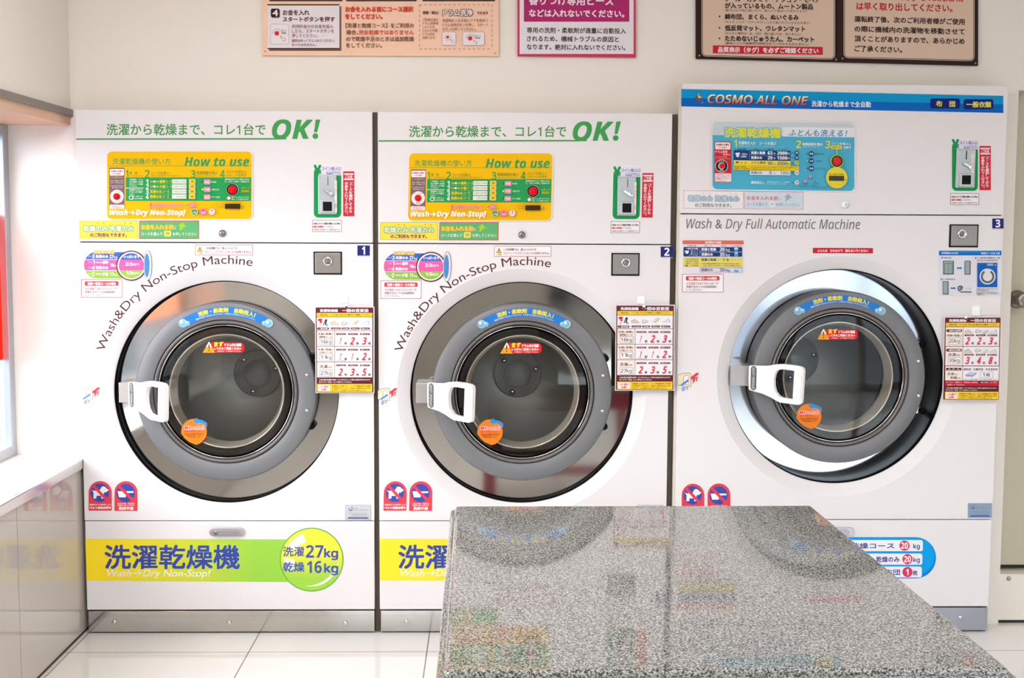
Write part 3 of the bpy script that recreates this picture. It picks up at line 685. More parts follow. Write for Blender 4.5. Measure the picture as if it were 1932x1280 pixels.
# ------------------------------------------------------------------ washer-dryers 1 and 2 (27 kg)
AX0, AX1, ZT, ZU, ZL, ZK = -1.4564, -0.4060, 1.900, 1.4322, 0.4210, 0.0866
ID = lambda x, y: (x, y)
def body(root, org, x0, x1, zt, zu, zl, zk, rc, Rr, screws, kickmat):
    b = MB(org); b.box(x0 + .003, x1 - .003, .016, .95, .0, zt - .002, SIDE, skip='f'); b.build('cabinet', root)
    b = MB(org); b.box(x0, x1, 0, .018, zu + .0018, zt, WHITE); lab(b.build('upper_panel', root, .003), 'white upper front panel with the controls')
    b = MB(org); hole_plate(b, x0, x1, zl + .0018, zu - .0018, rc[0], rc[1], Rr + .047, 0.0, .018, WHITE); lab(b.build('front_panel', root), 'white middle front panel around the porthole')
    b = MB(org); b.box(x0, x1, 0, .018, zk + .0025, zl - .0018, WHITE); lab(b.build('lower_panel', root, .003), 'white lower front panel')
    b = MB(org); b.box(x0 + .003, x1 - .001, .004, .020, .005, zk - .0025, kickmat); kp = lab(b.build('kick_plate', root, .0015), 'brushed steel kick plate')
    for px, py in screws:
        cx, cz = P(px, py, .004); b = MB(org); b.lathe([(.0085, .004), (.008, .0005), (.005, -.002), (0, -.003)], cx, cz, CHROME, 20); b.build('kick_screw', kp)
def machine_a():
    org = ((AX0 + AX1) / 2, 0, 0)
    root = empty('washer_dryer', org, 'white washer-dryer bearing number 1, next to the left window', 'washing machine', 'washer-dryers built into the wall')
    rc = P(428, 741, 0.016); dc = P(426, 740, -.01)
    body(root, org, AX0, AX1, ZT, ZU, ZL, ZK, rc, .405, [(216, 1174), (433, 1175.5), (652, 1176.5)], BRUSH)
    porthole(root, org, rc, dc, .405, .058, 1.0, 224, 250, 744, STEEL, ID)
    G = '#4f9a52'
    d = Dec(Y0, org)
    d.text('洗濯から乾燥まで、コレ1台で', 201, 233.5, 501, 255.5, G, 's', .35, res=4)
    d.text('OK', 513, 225.5, 590, 262.8, '#47a257', 'sbi', .8, res=6)
    d.poly([(595.5, 226), (604.5, 225.5), (598.5, 249.5), (592.5, 249.5)], '#47a257'); d.circ(595, 257, 5.4, '#47a257')
    d.poly([(143.5, 261.3), (520, 260.8), (540, 260), (540, 263), (520, 263.4), (143.5, 263.8)], G)
    lab(d.build('header_lettering', root), 'green heading ending in OK')
    # ---- instruction panel
    d = Dec(-.003, org, rough=.3)
    GR = '#2c9f58'; OL = '#7fa238'
    d.rrect(200.5, 284.8, 477, 415, 10, '#f1edf0'); d.rrect(202, 286, 475.3, 413.6, 9, '#f2bb0e')
    d.text('洗濯乾燥機の使い方', 212, 298.5, 322, 310.8, '#5a9e46', 'r', .25)
    d.text('How to use', 348, 296.5, 470.5, 314.5, '#3f9c58', 'sbi', .5, res=4)
    d.rect(203, 312.6, 474.5, 313.6, '#8fa02c')
    d.rrect(206, 316.5, 235, 394, 2.5, '#80686c')
    d.rrect(207.2, 319, 233.8, 331.5, 2, '#f4eef0'); d.text('洗濯物を衣類を', 209, 321.5, 232, 325, '#a04048', 's', .1); d.text('入れる前に', 212, 326, 229, 329.5, '#e0404a', 's', .15)
    d.text('ドラム洗浄ボタン', 208, 333.5, 233, 336.5, '#e0b040'); d.text('ボタンを押してから', 208, 340, 233, 342.6, '#ded0d4'); d.text('スタートを押します', 208, 343.8, 233, 346.2, '#ded0d4'); d.text('ドラム内をきれいに', 208, 349.5, 233, 352, '#ded0d4'); d.text('洗い流します', 211, 353, 231, 355.5, '#ded0d4')
    d.circ(220.8, 371, 13.3, '#e8565c'); d.circ(220.8, 371, 12.7, '#f6f0f2'); d.text('ドラム', 213.5, 360.3, 228, 364, '#b88088'); d.text('洗浄', 216, 379.2, 226, 382.5, '#b88088')
    d.rrect(206.8, 386.5, 234.4, 394, 2, '#f4e6e8'); d.text('ドラム洗浄の後に入れてください', 208, 387.7, 233.5, 390, '#e0606a'); d.text('洗濯物を', 211, 390.8, 230, 392.8, '#e0606a')
    d.rect(237.5, 335, 473.6, 379.2, GR)
    for t, x0, x1, y0 in (('1', 238, 242, 321), ('2', 273.5, 282.5, 321), ('3', 360.5, 368.5, 321.5), ('4', 415.5, 424.5, 321)): d.text(t, x0, y0, x1, 336, GR, 's', .35)
    d.text('確　認', 245, 324, 259, 329, OL); d.text('コースを選ぶ', 285.5, 324, 319, 329.5, OL, 'r', .1); d.text('乾燥温度を選ぶ', 371, 323, 411, 329, OL, 'r', .1)
    d.text('コインを投入し', 427.5, 321.5, 466, 326.5, OL, 'r', .1); d.text('スタートを押す', 427.5, 328, 465.5, 333, OL, 'r', .1)
    d.text('ドラムのなかを', 245, 330.5, 270, 333, '#b8a02c'); d.text('料金表示と運転時間はコースを押すと表示されます', 285.5, 330.5, 342, 333, '#b8a02c'); d.text('衣類に合わせて押してください', 371, 330.8, 408, 333, '#b8a02c')
    for i, t in enumerate(('ご利用前に、ドラム', '内に洗濯物・忘れ物', 'がないか、よく確認', 'してください。')): d.text(t, 244.5, 337.5 + i * 4.2, 270 if i < 3 else 259, 340.8 + i * 4.2, '#d6e8d8')
    d.rect(237.5, 354.6, 271, 355.9, '#d6e8d8')
    for i, t in enumerate(('洗濯物を入れたら、', 'ドアをしっかり閉めて', 'ください。')): d.text(t, 244.5, 357 + i * 4, 270 if i < 2 else 254, 360.2 + i * 4, '#d6e8d8')
    d.arc(247.6, 373, 2.7, 4.2, 0, 360, '#d6e8d8'); d.rect(251, 369, 252.4, 376.5, '#d6e8d8'); d.text('ドア閉ランプ', 254, 369.5, 270, 372.2, '#d6e8d8'); d.text('点灯を確認', 254, 373.6, 270, 376.2, '#d6e8d8')
    rows = (('１', '洗濯', '乾燥', '標準コース', '６０分１３００円'), ('２', '洗濯', '乾燥', '少量コース', '５０分１２００円'), ('3', '洗濯のみコース', '', '', '２４分１０００円'), ('4', '乾燥のみコース', '', '', '７分１００円'))
    for i, r_ in enumerate(rows):
        y = 338.6 + i * 9.45
        d.text(str(i + 1), 275.6, y, 281.4 if i else 280.2, y + 9, '#e4f0e4', 'sb'); d.rect(275.5, y + 8.6, 327, y + 9.1, '#8cc79a')
        if i < 2:
            d.text(r_[1], 283.6, y + 2.4, 289.5, y + 6, '#d8c832'); d.circ(292, y + 4.2, 2, '#f2f4f0', 14); d.text(r_[2], 294.5, y + 2.4, 300.5, y + 6, '#d8c832')
            d.text(r_[3][:2], 301.5, y + 1.2, 312.5, y + 7.2, '#e0cc20', 's', .25); d.text('コース', 313, y + 2.2, 325, y + 6.6, '#d8c832')
        else: d.text(r_[1][:4], 283.6, y + 1, 306, y + 7.2, '#e0cc20', 's', .25); d.text('コース', 307, y + 1.6, 320, y + 6.8, '#d8c832')
        d.rrect(325.2, y, 352.6, y + 8.2, 1.5, '#dfe6d8'); d.text(r_[4], 327 if i < 3 else 333, y + 2, 351.5, y + 6.4, '#8aa58c')
        d.circ(354.6, y + 4.2, 1, '#5a2018', 10)
        d.rrect(357, y - .3, 369.2, y + 8.5, 2.2, '#e6ecc8'); d.rrect(357.7, y + .3, 368.5, y + 7.9, 2, '#f0bc14'); d.text('押', 361, y + 2.2, 365.4, y + 6.4, '#8a7a20')
    for y, a, b_, e in ((343.6, '高温', '厚手の洗濯物に', 409), (357.9, '中温', '一般的なおすすめ', 414), (372.1, '低温', 'デリケートな衣類に', 416)):
        d.circ(382.8, y, 1.1 if a != '中温' else 1.9, '#5a2018' if a != '中温' else '#c8f01c', 12)
        d.rrect(385.2, y - 4.6, 397.8, y + 4.6, 2.6, '#d8d0d0'); d.rrect(385.8, y - 4.1, 397.2, y + 4.1, 2.4, '#e276a4'); d.text(a, 387.3, y - 2.4, 395.6, y + 2.4, '#fbe6ee', 's', .15); d.text(b_, 399, y - 1.6, e, y + 1.8, '#cfe4d2')
    d.text('利用料金分のコインが投入された', 425, 337, 471, 340.4, '#d6e8d8'); d.text('ら、ボタンを押して始めます', 425, 341.3, 471, 344.7, '#d6e8d8')
    d.circ(439.6, 358.2, 11.4, '#d5d4d0')
    d.text('スタート', 455, 353, 472, 357.2, '#b4b020', 's', .2); d.text('運転開始', 456, 358.2, 470.5, 363.4, '#b4b020', 's', .2)
    d.circ(432.4, 374, 3.6, '#e06a6a', 18); d.circ(432.4, 374, 3.1, '#eeeae6', 18); d.text('途中ランプがついている', 437.5, 371, 470, 373.6, '#d6e8d8'); d.text('時は、ドアは開きません', 437.5, 375, 470, 377.6, '#d6e8d8')
    d.text('!', 283.5, 383, 287.2, 394.5, '#e86aa0', 's', .8); d.text('柔軟剤が不要な方', 291, 384, 346, 391.2, '#e884a4', 'r', .15); d.text('コース選択後、ボタンを押してください', 291, 392, 346, 394.3, '#e0a060')
    d.circ(354.6, 387.4, 1, '#5a2018', 10); d.rrect(357.4, 383.2, 369, 391.6, 2.4, '#e884a0'); d.text('なし', 360, 385, 367, 389.8, '#f0b860')
    d.text('Wash→Dry Non-Stop', 207.5, 395.5, 346, 409.5, '#f6f0ea', 'sbi', .35, res=3); d.poly([(347.8, 396), (351.6, 396), (349.2, 404.6), (346.8, 404.6)], '#f6f0ea'); d.circ(347, 407, 1.7, '#f6f0ea', 14)
    for cx, col, edge, led, t in ((367.6, '#3f9a54', '#d8e4d4', '#ff5a4a', 'ドア閉'), (384.2, '#ee70a4', '#ee70a4', '#ff2a5c', '洗剤'), (400.5, '#efe9ec', '#ea80aa', '#7a3028', '乾燥')):
        d.circ(cx, 400, 6.3, edge, 24); d.circ(cx, 400, 5.5, col, 24); d.circ(cx + .3, 397.5, 1.5, led, 12); d.text(t, cx - 3.6, 400.2, cx + 3.6, 403, '#f4f0ee' if col != '#efe9ec' else '#c08090')
    d.rect(374.2, 396, 376, 404.5, '#3f9a54')
    d.rect(425.4, 384.6, 454.2, 394.2, '#3d2d1c'); d.text('円', 456, 388, 461.5, 394, '#8aa030'); d.text('投入された金額', 408, 385, 424, 387.6, '#a8962c'); d.text('残り時間', 411, 389.5, 422, 392, '#a8962c'); d.text('コインを投入すると表示が減ります', 412, 381, 458, 382.8, '#a8962c')
    for x in (439, 452): d.circ(x, 396.5, .7, '#3f8a50', 8)
    for x in (428, 436, 443, 450.5): d.circ(x, 402, .7, '#9a9a40', 8)
    ip = lab(d.build('instruction_panel', root), 'yellow and green instruction panel')
    button(ip, org, 439.6, 358.2, .0205); button(ip, org, 221, 371, .0118, 'drum_button', mat('#7a4a48', .4), RED, .9, 'small red drum rinse button')
    # ---- stickers under the panel
    d = Dec(Y0, org)
    d.rect(150, 416.5, 260.3, 450.3, '#f4dc4e'); d.dash(150.4, 417, 260, 450, 1, '#7aa860', 3.4, .55)
    for x in (184.5, 196, 235.5, 246.5): d.circ(x, 421.5, 1, '#d8584a', 8)
    d.outlined('乾燥のみ', 157.5, 425.5, 203.5, 437.3, '#d9e6c8', '#5aa074', 1.1, 's', .5); d.outlined('洗濯のみ', 206.5, 425.5, 252.5, 437.3, '#d9e6c8', '#5aa074', 1.1, 's', .5)
    d.text('のご利用もできます。', 170, 439.7, 239.5, 447.6, '#8a4560', 's', .35)
    lab(d.build('course_sticker', root), 'yellow sticker with a dashed edge')
    d = Dec(Y0, org)
    d.rect(262.5, 416.6, 375.6, 451.2, '#d8533f'); d.rect(264, 418.1, 374.1, 449.7, '#62b074')
    d.outlined('お金を入れる前', 266.5, 424, 327, 433.3, '#f6cf3c', '#f08a2c', .6, 's', .4); d.text('に', 328.5, 427, 333, 432.6, '#e6f0e0')
    d.poly([(344, 419.5), (352.5, 429), (346.6, 428.4), (345.5, 431), (338.4, 436), (340, 427.2), (335.5, 427.4)], '#a8cc34')
    d.text('コースを選んで', 266.5, 438.6, 306.5, 444.6, '#e8f0e6', 's', .1); d.text('を押してください', 326, 438.8, 371.5, 444.8, '#e8f0e6', 's', .1)
    d.rrect(309.6, 435.4, 322.8, 446.4, 2.8, '#f4e8b0'); d.rrect(310.4, 436.1, 322, 445.7, 2.4, '#f4d23c'); d.text('押', 313, 437.8, 319.4, 444.2, '#7aa84c')
    lab(d.build('payment_sticker', root), 'green sticker with a red border')
    cam_lock(root, org, 420, 440.5, mat('#8a8684', .25, .8))
    # ---- middle panel stickers
    d = Dec(Y0, org)
    BL, PK, LM = '#3f6cc4', '#f264a8', '#95c24a'
    def band(y0, y1, col):
        pts = []; cy, R = 500.5, 25.5
        for k in range(9):
            y = y0 + (y1 - y0) * k / 8; pts.append((184 - math.sqrt(max(R * R - (y - cy) ** 2, 0)), y))
        d.poly([(242, y0)] + pts + [(242, y1)], col)
    band(476, 489.2, BL); band(490.4, 510, PK); band(511.2, 525.5, LM)
    d.outlined('洗濯物の適量', 176.5, 472.8, 216, 479, '#f0d860', '#b890a0', .8, 's', .3)
    for t, y, y2, big in (('3', 481, 487.2, '洗濯のみ'), ('1', 492, 498.4, '標準'), ('4', 502, 508.4, '乾燥のみ'), ('2', 514, 520.5, '少量')):
        d.text('コース', 166, y + 1.6, 173, y + 4.6, '#f4eef6'); d.text(t, 174 + (1.4 if t == '1' else 0), y - .6, 178.6, y2 + .6, '#f8f4fa', 'sb')
        if len(big) == 4: d.text(big, 180.5, y, 204.5, y2, '#f8f4fa', 's', .3)
        else: d.text('洗濯乾燥', 180.5, y + 1.8, 192, y + 4.8, '#f4eef6'); d.text(big, 193, y, 204.5, y2, '#f8f4fa', 's', .3)
    for t, x0, x1, y in (('27', 207, 214.5, 481), ('16', 208, 215, 497), ('11', 208, 214, 514)): d.text(t, x0, y, x1, y + 6.6, '#f8f4fa', 'sb'); d.text('kg', 215.5, y + 2.2, 221.5, y + 7.4, '#f8f4fa', 's')
    d.circ(248, 501.5, 28.6, '#6c3a34'); d.circ(248, 501.5, 26.2, '#f4f0f4'); d.circ(248, 501.5, 23.8, '#7a90c8'); d.circ(248, 501.5, 23.2, PK)
    top = [(248 + 23.2 * math.cos(math.radians(a)), 501.5 + 23.2 * math.sin(math.radians(a))) for a in range(-151, -28, 6)]
    wav = [(268 - 40 * k / 24, 490.4 + .8 * math.sin(k * 1.57)) for k in range(25)]
    d.poly(top + wav, BL)
    bot = [(248 + 23.2 * math.cos(math.radians(a)), 501.5 + 23.2 * math.sin(math.radians(a))) for a in range(24, 157, 6)]
    wav = [(227.6 + 41 * k / 24, 510.4 + .8 * math.sin(k * 1.57)) for k in range(25)]
    d.poly(bot + wav, LM)
    d.text('いっぱいまで', 233.5, 481.6, 263.5, 487.4, '#f8f4fa', 's', .25); d.text('2/3', 237, 495, 249.5, 501.5, '#f8f4fa', 'sb'); d.text('位まで', 250, 496.5, 263, 501.3, '#f8f4fa', 's', .2); d.text('1/3', 238.5, 512, 250, 518.3, '#f8f4fa', 'sb'); d.text('位まで', 250.5, 513.6, 263, 518.2, '#f8f4fa', 's', .2)
    d.ell(278.8, 501, 8, 28.8, '#7a5060'); d.ell(278.8, 501, 7.2, 28, '#e6dfe8'); d.ell(277.6, 501, 5, 22.6, '#4c8cc8')
    lab(d.build('capacity_sticker', root), 'pill-shaped blue, pink and green load chart with an open porthole')
    d_course(org, root); d_coin_ = d_coin(org, root); coin_parts(d_coin_, org, ID); d_strip(org, root); d_note(org, root)
    d = Dec(Y0, org)
    d.rect(368, 462, 477, 482, '#d8707a'); d.rect(369, 463, 476, 481, '#f6f2f4')
    d.poly([(371.5, 475.5), (377, 465), (382.8, 475.5)], '#4a3a20'); d.poly([(372.6, 474.9), (377, 466.4), (381.8, 474.9)], '#f0c430'); d.text('!', 376.5, 468, 377.8, 474.2, '#3a2a18', 's', .25); d.text('ご注意', 373, 476.6, 381.5, 479.6, '#6a3a3a')
    d.text('この洗濯機では、綿ふとんなどの', 385.5, 466.2, 448, 470.8, '#6a5058'); d.text('キルティングされていないもの', 385.5, 473, 446, 477.8, '#d8606c'); d.text('は洗えません。', 446.5, 473, 474, 477.8, '#6a5058')
    d.build('caution_sticker', root)
    d = Dec(Y0, org)
    d.arctext('Wash&Dry Non-Stop Machine', 427, 741, 243, -71.5, 11.5, 23.5, '#5a3434', 'r', 0, 6)
    lab(d.build('arc_lettering', root), 'thin brown lettering bent around the porthole')
    num_org = org
    key_lock(root, org, 591.5, 475, 645.5, 518.5, 619, 493.5)
    x0, z0 = P(643, 557); x1, z1 = P(657, 581)
    b = MB(org); b.box(x0, x1, -.003, 0, P(0, 570)[1], z0, PLAST); b.box(P(648, 0)[0], P(653, 0)[0], -.018, -.002, P(0, 579)[1], P(0, 575)[1], PLAST); b.box(P(648, 0)[0], P(653, 0)[0], -.018, -.015, P(0, 579)[1], P(0, 571)[1], PLAST); b.build('sign_hook', root, .001)
    d_pet(org, root); d_deterg(org, root); d_lever(org, root); d_dealer(org, root)
    # ---- lower panel
    panel_latch(root, org, ID)
    gx0, gx1 = P(160, 1050)[0] - org[0], P(560, 1050)[0] - org[0]
    gm = grad_mat('banner_blend', '#f6d818', '#8ec63c', gx0 + .05, gx0 + .62)
    cz0, cz1 = P(588, 1116)[1], P(588, 1000)[1]
    cm = grad_mat('ball_blend', '#96c83e', '#f8e234', cz0 + .05, cz1 - .04, 'Z')
    d = Dec(Y0, org)
    d.poly([(161, 1017.2), (545, 1018.5), (548, 1098.8), (163.5, 1096)], gm)
    d.text('洗濯乾燥機', 197, 1028.5, 452.5, 1074.5, '#3d4fa6', 'r', 1.35, res=6)
    d.text('Wash→Dry Non-Stop!', 197.5, 1075.5, 397.5, 1092.5, '#f4f0e8', 'r', .2, .25, res=5)
    d.circ(588, 1056.5, 60.3, '#6cb84e', 72); d.circ(588, 1056.5, 58, cm, 72)
    d.arc(588, 1056.5, 35, 51.5, -62, -18, '#f4f4f6'); d.poly([(535, 1052), (556, 1056), (553, 1080), (546, 1076), (537, 1066)], '#e9efe0')
    cr = []
    for k in range(25):
        a = math.radians(92 + 102 * k / 24); cr.append((588 + 50.5 * math.sin(a), 1056.5 - 50.5 * math.cos(a)))
    for k in range(24, -1, -1):
        a = math.radians(92 + 102 * k / 24); w = 4.6 * math.sin(math.pi * k / 24); cr.append((588 + (50.5 - w) * math.sin(a), 1056.5 - (50.5 - w) * math.cos(a)))
    d.poly(cr, '#f2f6ee')
    T = '#4459ae'
    d.text('洗濯', 534, 1032, 574, 1050.5, T, 'r', .5); d.text('27', 577, 1029, 610.5, 1052.8, T, 'sb'); d.text('kg', 611.5, 1035, 638, 1057.5, T, 's', .9)
    d.text('乾燥', 534, 1061, 574.5, 1079.5, T, 'r', .5); d.text('16', 579, 1059, 607, 1081.8, T, 'sb'); d.text('kg', 611.5, 1063.5, 638, 1086, T, 's', .9)
    lab(d.build('banner_sticker', root), 'yellow to green banner ending in a round ball')
    # number plate comes last so that a copied machine can have its own
    return root
def number_plate(org, par, n, box):
    x0, y0, x1, y1 = box
    d = Dec(Y0, org); d.rect(x0, y0, x1, y1, '#2c2f78'); w = (x1 - x0)
    d.text(n, x0 + w * (.36 if n == '1' else .29), y0 + 2, x0 + w * (.62 if n == '1' else .71), y1 - 2, '#f2f2f6', 'sb', .25)
    d.rect(x0 + .5, y1 + 1.2, x1 - .3, y1 + 2, '#b8b8cc')
    return lab(d.build('number_plate', par), 'navy plate with a white ' + n)
A1 = machine_a()
DXA = 1.0690
A2 = copy_tree(A1); A2.location.x += DXA
A2['label'] = 'white washer-dryer bearing number 2, the middle machine behind the granite table'
number_plate(A1.location, A1, '1', (674.3, 463.4, 697.8, 482.6))
number_plate(A2.location, A2, '2', (1246.5, 465.5, 1270, 485))
# ------------------------------------------------------------------ hanging load placards
def placard(org, label, q, kind):
    """q maps the unit board (0..130, 0..175 of the drawing) onto photograph pixels"""
    Y = -.017
    b = MB(org)
    d = Dec(Y, org, q, rough=.25); d.mb = b
    cs = [q(-1.6, -1.6), q(111, -1.6), q(111, 160.6), q(-1.6, 160.6)]
    lam = mat('#d8d2d4', .15)
    pts = [(P(*c, Y)[0], P(*c, Y)[1]) for c in cs]
    b.prism([pts[3], pts[2], pts[1], pts[0]], lambda u, v, w: (u, Y + .003 - w, v), .003, lam)
    BR = '#6e2f34'; W = '#f2eef3'; CR = '#f2e6df'; YL = '#f6cf3a'
    d.L = 1
    d.rect(0, 0, 109, 159, BR)
    d.text('洗濯乾燥機', 8, 3, 42, 8.6, W, 's', .3); d.text('一回の目安量', 50, 2.4, 100, 9, W, 's', .45)
    d.rect(2, 10.2, 107, 17.4, YL); d.text('ご使用の前に、ドラム内に汚れや忘れ物がないか確認してください', 6, 12, 103, 15.6, '#7a4a30')
    S = '#d88a90'
    def digit(t, x, y): d.text(t, x + (3 if t == '1' else 0), y, x + (6.5 if t == '1' else 10), y + 14, '#dc3a48', 's', .7, .25); d.text('枚', x + 12, y + 9, x + 17, y + 14, '#6a3a40')
    def pill(x0, y0, x1, y1, t, col=BR): d.rrect(x0, y0, x1, y1, (y1 - y0) / 2, col); d.text(t, x0 + 2.5, y0 + .7, x1 - 2.5, y1 - .6, '#f4e6e6')
    def mat_icon(x, y): d.poly([(x, y + 3), (x + 4, y + 2), (x + 7, y), (x + 17, y + 8), (x, y + 8)], '#c9b4a4'); d.poly([(x + 1, y + 5), (x + 7, y + 1.5), (x + 14, y + 7), (x + 1, y + 7)], '#dccabb')
    def sheet_icon(x, y): d.poly([(x, y + 4), (x + 3, y), (x + 14, y + 3), (x + 10, y + 6.5), (x + 2, y + 8)], '#b4b8c4'); d.poly([(x + 2.4, y + 4), (x + 4, y + 1.5), (x + 11, y + 3.4), (x + 3.4, y + 6)], '#e4e6ec')
    def blanket_icon(x, y): d.poly([(x, y + 7), (x + 9, y), (x + 16, y + 2), (x + 8, y + 10)], '#cfcab2'); d.poly([(x + 1, y + 7), (x + 9, y + .8), (x + 11, y + 1.4), (x + 3, y + 8)], '#e6e2d2')
    def tow_icon(x, y): d.poly([(x, y + 7.5), (x + 6, y + 4), (x + 14, y), (x + 17, y + 8)], '#c4c6d4'); d.poly([(x + 2, y + 7), (x + 7, y + 4.6), (x + 13, y + 2), (x + 14, y + 7)], '#e2e2ec')
    if kind == 'A':
        d.rect(2, 18.4, 107, 43.2, W)
        d.poly([(4, 22), (8, 20.4), (10, 21.4), (12, 20.4), (13, 23), (11, 24), (12, 29), (8, 29.4), (7, 25), (4.6, 25.4)], '#d42c3c'); d.poly([(18, 22), (22, 22), (19.5, 33), (17, 33), (18.5, 25), (15.5, 33), (13.6, 33)], '#33303a'); d.circ(8, 33, 3, '#c6ccdc', 14); d.circ(21, 33, 2.4, '#98a2c0', 14)
        mat_icon(28, 25); sheet_icon(48, 26); blanket_icon(67, 23); tow_icon(86, 24)
        pill(2.5, 37.4, 25, 41.8, '一般衣類'); pill(28.5, 37.4, 47.5, 41.2, 'こたつふとん'); pill(49, 37.4, 64, 41.2, '毛布'); pill(66, 37.4, 83, 41.2, 'タオルケット'); pill(85, 37.4, 102.5, 41.2, '敷パッド')
        for i, (t1, t2, kg, ns) in enumerate((('洗濯から乾燥まで', '（標準量コース）', '16', '123'), ('洗濯から乾燥まで', '（少量コース）', '11', '112'), ('洗濯のみ', '', '27', '235'))):
            y = 44 + i * 29.2
            d.rect(2, y, 35.5, y + 28.4, CR); d.rect(36.2, y, 107, y + 28.4, W)
            if t2: d.text(t1[:2], 4, y + 3.4, 14, y + 7.6, BR, 'r', .1); d.text('から', 14.5, y + 4.8, 18.5, y + 7.2, BR); d.text('乾燥', 19, y + 3.4, 29, y + 7.6, BR, 'r', .1); d.text('まで', 29.5, y + 4.8, 34, y + 7.2, BR); d.text(t2, 6, y + 9.2, 31, y + 13, BR)
            else: d.text('洗濯', 7, y + 5, 22, y + 11.4, BR, 'r', .15); d.text('のみ', 22.6, y + 7.6, 30.6, y + 11, BR)
            d.rect(7, y + 14.2, 32, y + 26.8, BR); d.rect(7.6, y + 14.8, 31.4, y + 26.2, '#f6f2f4'); d.text(kg, 9 if kg != '11' else 9.6, y + 16.8, 19.5, y + 23.6, '#58343c', 's', .2); d.text('kg', 20, y + 16.4, 29.6, y + 25.4, '#58343c', 's', .1)
            for j in range(3):
                x = 38.5 + j * 22.6; pill(x, y + 4.2, x + 18.8, y + 7.4, ('こたつふとん', 'タオルケット', '敷パッド')[j]); digit(ns[j], x + 3.6, y + 11.6)
                if j: d.rect(x - 2.2, y + 5, x - 2, y + 26, '#d8d0d8')
            if i == 1: d.text('※ かけぶとんは入りません', 38, y + 25.6, 57, y + 27.4, '#8a6a70')
        d.text('上記の数は洗濯物の素材・サイズなどによって異なる場合がありますので', 6, 133.6, 103, 136.6, '#f0e2e2'); d.text('あくまでも「目安」として参考にしてください。', 6, 138, 68, 141, '#f0e2e2')
        yb = 143
    else:
        d.rect(2, 18.4, 107, 110, BR)
        for i, (t, kg, ns) in enumerate((('から', '20', '223'), ('のみ', '35', '348'))):
            y = 18.6 + i * 37.6
            d.rect(2, y, 35.5, y + 36.6, CR); d.rect(36.4, y, 107, y + 36.6, W)
            pill(3, y + 4, 34, y + 9.6, '一般的な洗濯物', '#5e2a30')
            if i == 0: d.text('洗濯', 4, y + 14, 14, y + 18.2, BR); d.text('から', 14.5, y + 15.4, 18.5, y + 17.8, BR); d.text('乾燥', 19, y + 14, 29, y + 18.2, BR); d.text('まで', 29.5, y + 15.4, 34, y + 17.8, BR)
            else: d.text('洗濯', 7, y + 12.4, 22, y + 18.6, BR); d.text('のみ', 22.6, y + 14.8, 30.6, y + 18.2, BR)
            d.rect(7, y + 20.6, 32, y + 33.6, '#8a7a80'); d.rect(7.6, y + 21.2, 31.4, y + 33, '#f6f2f4'); d.text(kg, 9, y + 23.2, 19.5, y + 30.2, '#58444c', 's', .15); d.text('kg', 20, y + 22.8, 29.6, y + 32, '#58444c', 's', .1)
            mat_icon(39, y + 4); sheet_icon(59, y + 3.4); blanket_icon(71, y + 4.4); tow_icon(86, y + 4)
            for j in range(3):
                x = 38.5 + j * 22.6; pill(x, y + 14, x + 18.8, y + 17.2, ('こたつふとん', 'タオルケット', '敷パッド')[j]); digit(ns[j], x + 2, y + 19.6)
        y = 94; d.rect(2, y, 35.5, y + 27.4, CR); d.rect(36.4, y, 107, y + 27.4, W); pill(3, y + 3, 34, y + 8.4, 'ふとん', '#5e2a30')
        d.text('洗濯', 6, y + 12, 19, y + 17.4, BR); d.text('から', 19.6, y + 14, 26, y + 17, BR); d.text('乾燥', 12, y + 19.4, 25, y + 24.8, BR); d.text('まで', 25.6, y + 21.4, 32, y + 24.4, BR)
        d.text('綿布団・化繊布団・羊毛混布団', 38, y + 3.4, 104, y + 8.2, '#6a3a50', 's', .1)
        d.poly([(41, y + 17), (50, y + 11), (64, y + 12), (63, y + 15), (56, y + 20), (43, y + 19.6)], '#9aa2bc'); d.poly([(41, y + 16), (50, y + 10.4), (64, y + 11.6), (56, y + 17)], '#c8cede')
        d.frame(70, y + 10.4, 96, y + 22.4, .5, '#9a8a94'); d.text('1', 76, y + 13, 79, y + 19.6, '#58444c', 's', .2); d.text('枚', 82, y + 13, 90, y + 19.8, '#58444c'); d.text('※キルティング加工が細かくされているものは洗濯もできます', 38, y + 24, 104, y + 26, '#8a6a70')
        d.rect(2, 122, 107, 132, '#c8283c'); d.text('カーペット・玄関マット・電気毛布・綿毛布は', 4, 123.6, 66, 126.4, '#f0c8cc'); d.rrect(68, 123, 88, 127, 1.5, '#4a2028'); d.text('一般的な洗濯物', 69.4, 123.8, 86.8, 126.3, '#f0c8cc'); d.text('コースで', 90, 123.6, 103, 126.4, '#f0c8cc'); d.text('洗濯してください。', 6, 128.4, 40, 131, '#f0c8cc')
        d.text('上記の数は洗濯物の素材・サイズなどによって異なる場合がありますので', 4, 134.6, 103, 137.4, '#e8d6d6'); d.text('あくまでも「目安」として参考にしてください。', 4, 138.6, 66, 141.4, '#e8d6d6')
        yb = 143
    d.rect(2, yb, 107, 157.6, YL); d.rrect(4, yb + 1.8, 26, yb + 13, 1, '#f6ecf0'); d.text('入れ過ぎ', 6, yb + 2.8, 24, yb + 7.2, '#e03c5c', 's', .2); d.text('注意!!', 9, yb + 8.2, 21, yb + 12.4, '#e03c5c', 's', .2)
    for i, t in enumerate(('洗濯物を入れ過ぎると、ドアに洗濯物が挟まり破損', 'する場合がございます。当店は一切責任を負いかね', 'ますので、入れ過ぎには十分ご注意ください。')): d.text(t, 30, yb + 2.4 + i * 4, 104 - (8 if i == 2 else 0), yb + 5.4 + i * 4, '#8a6a20')
    o = b.build('load_placard', None); tag(o, label, 'sign', 'maroon framed load placards hung on the machines'); return o
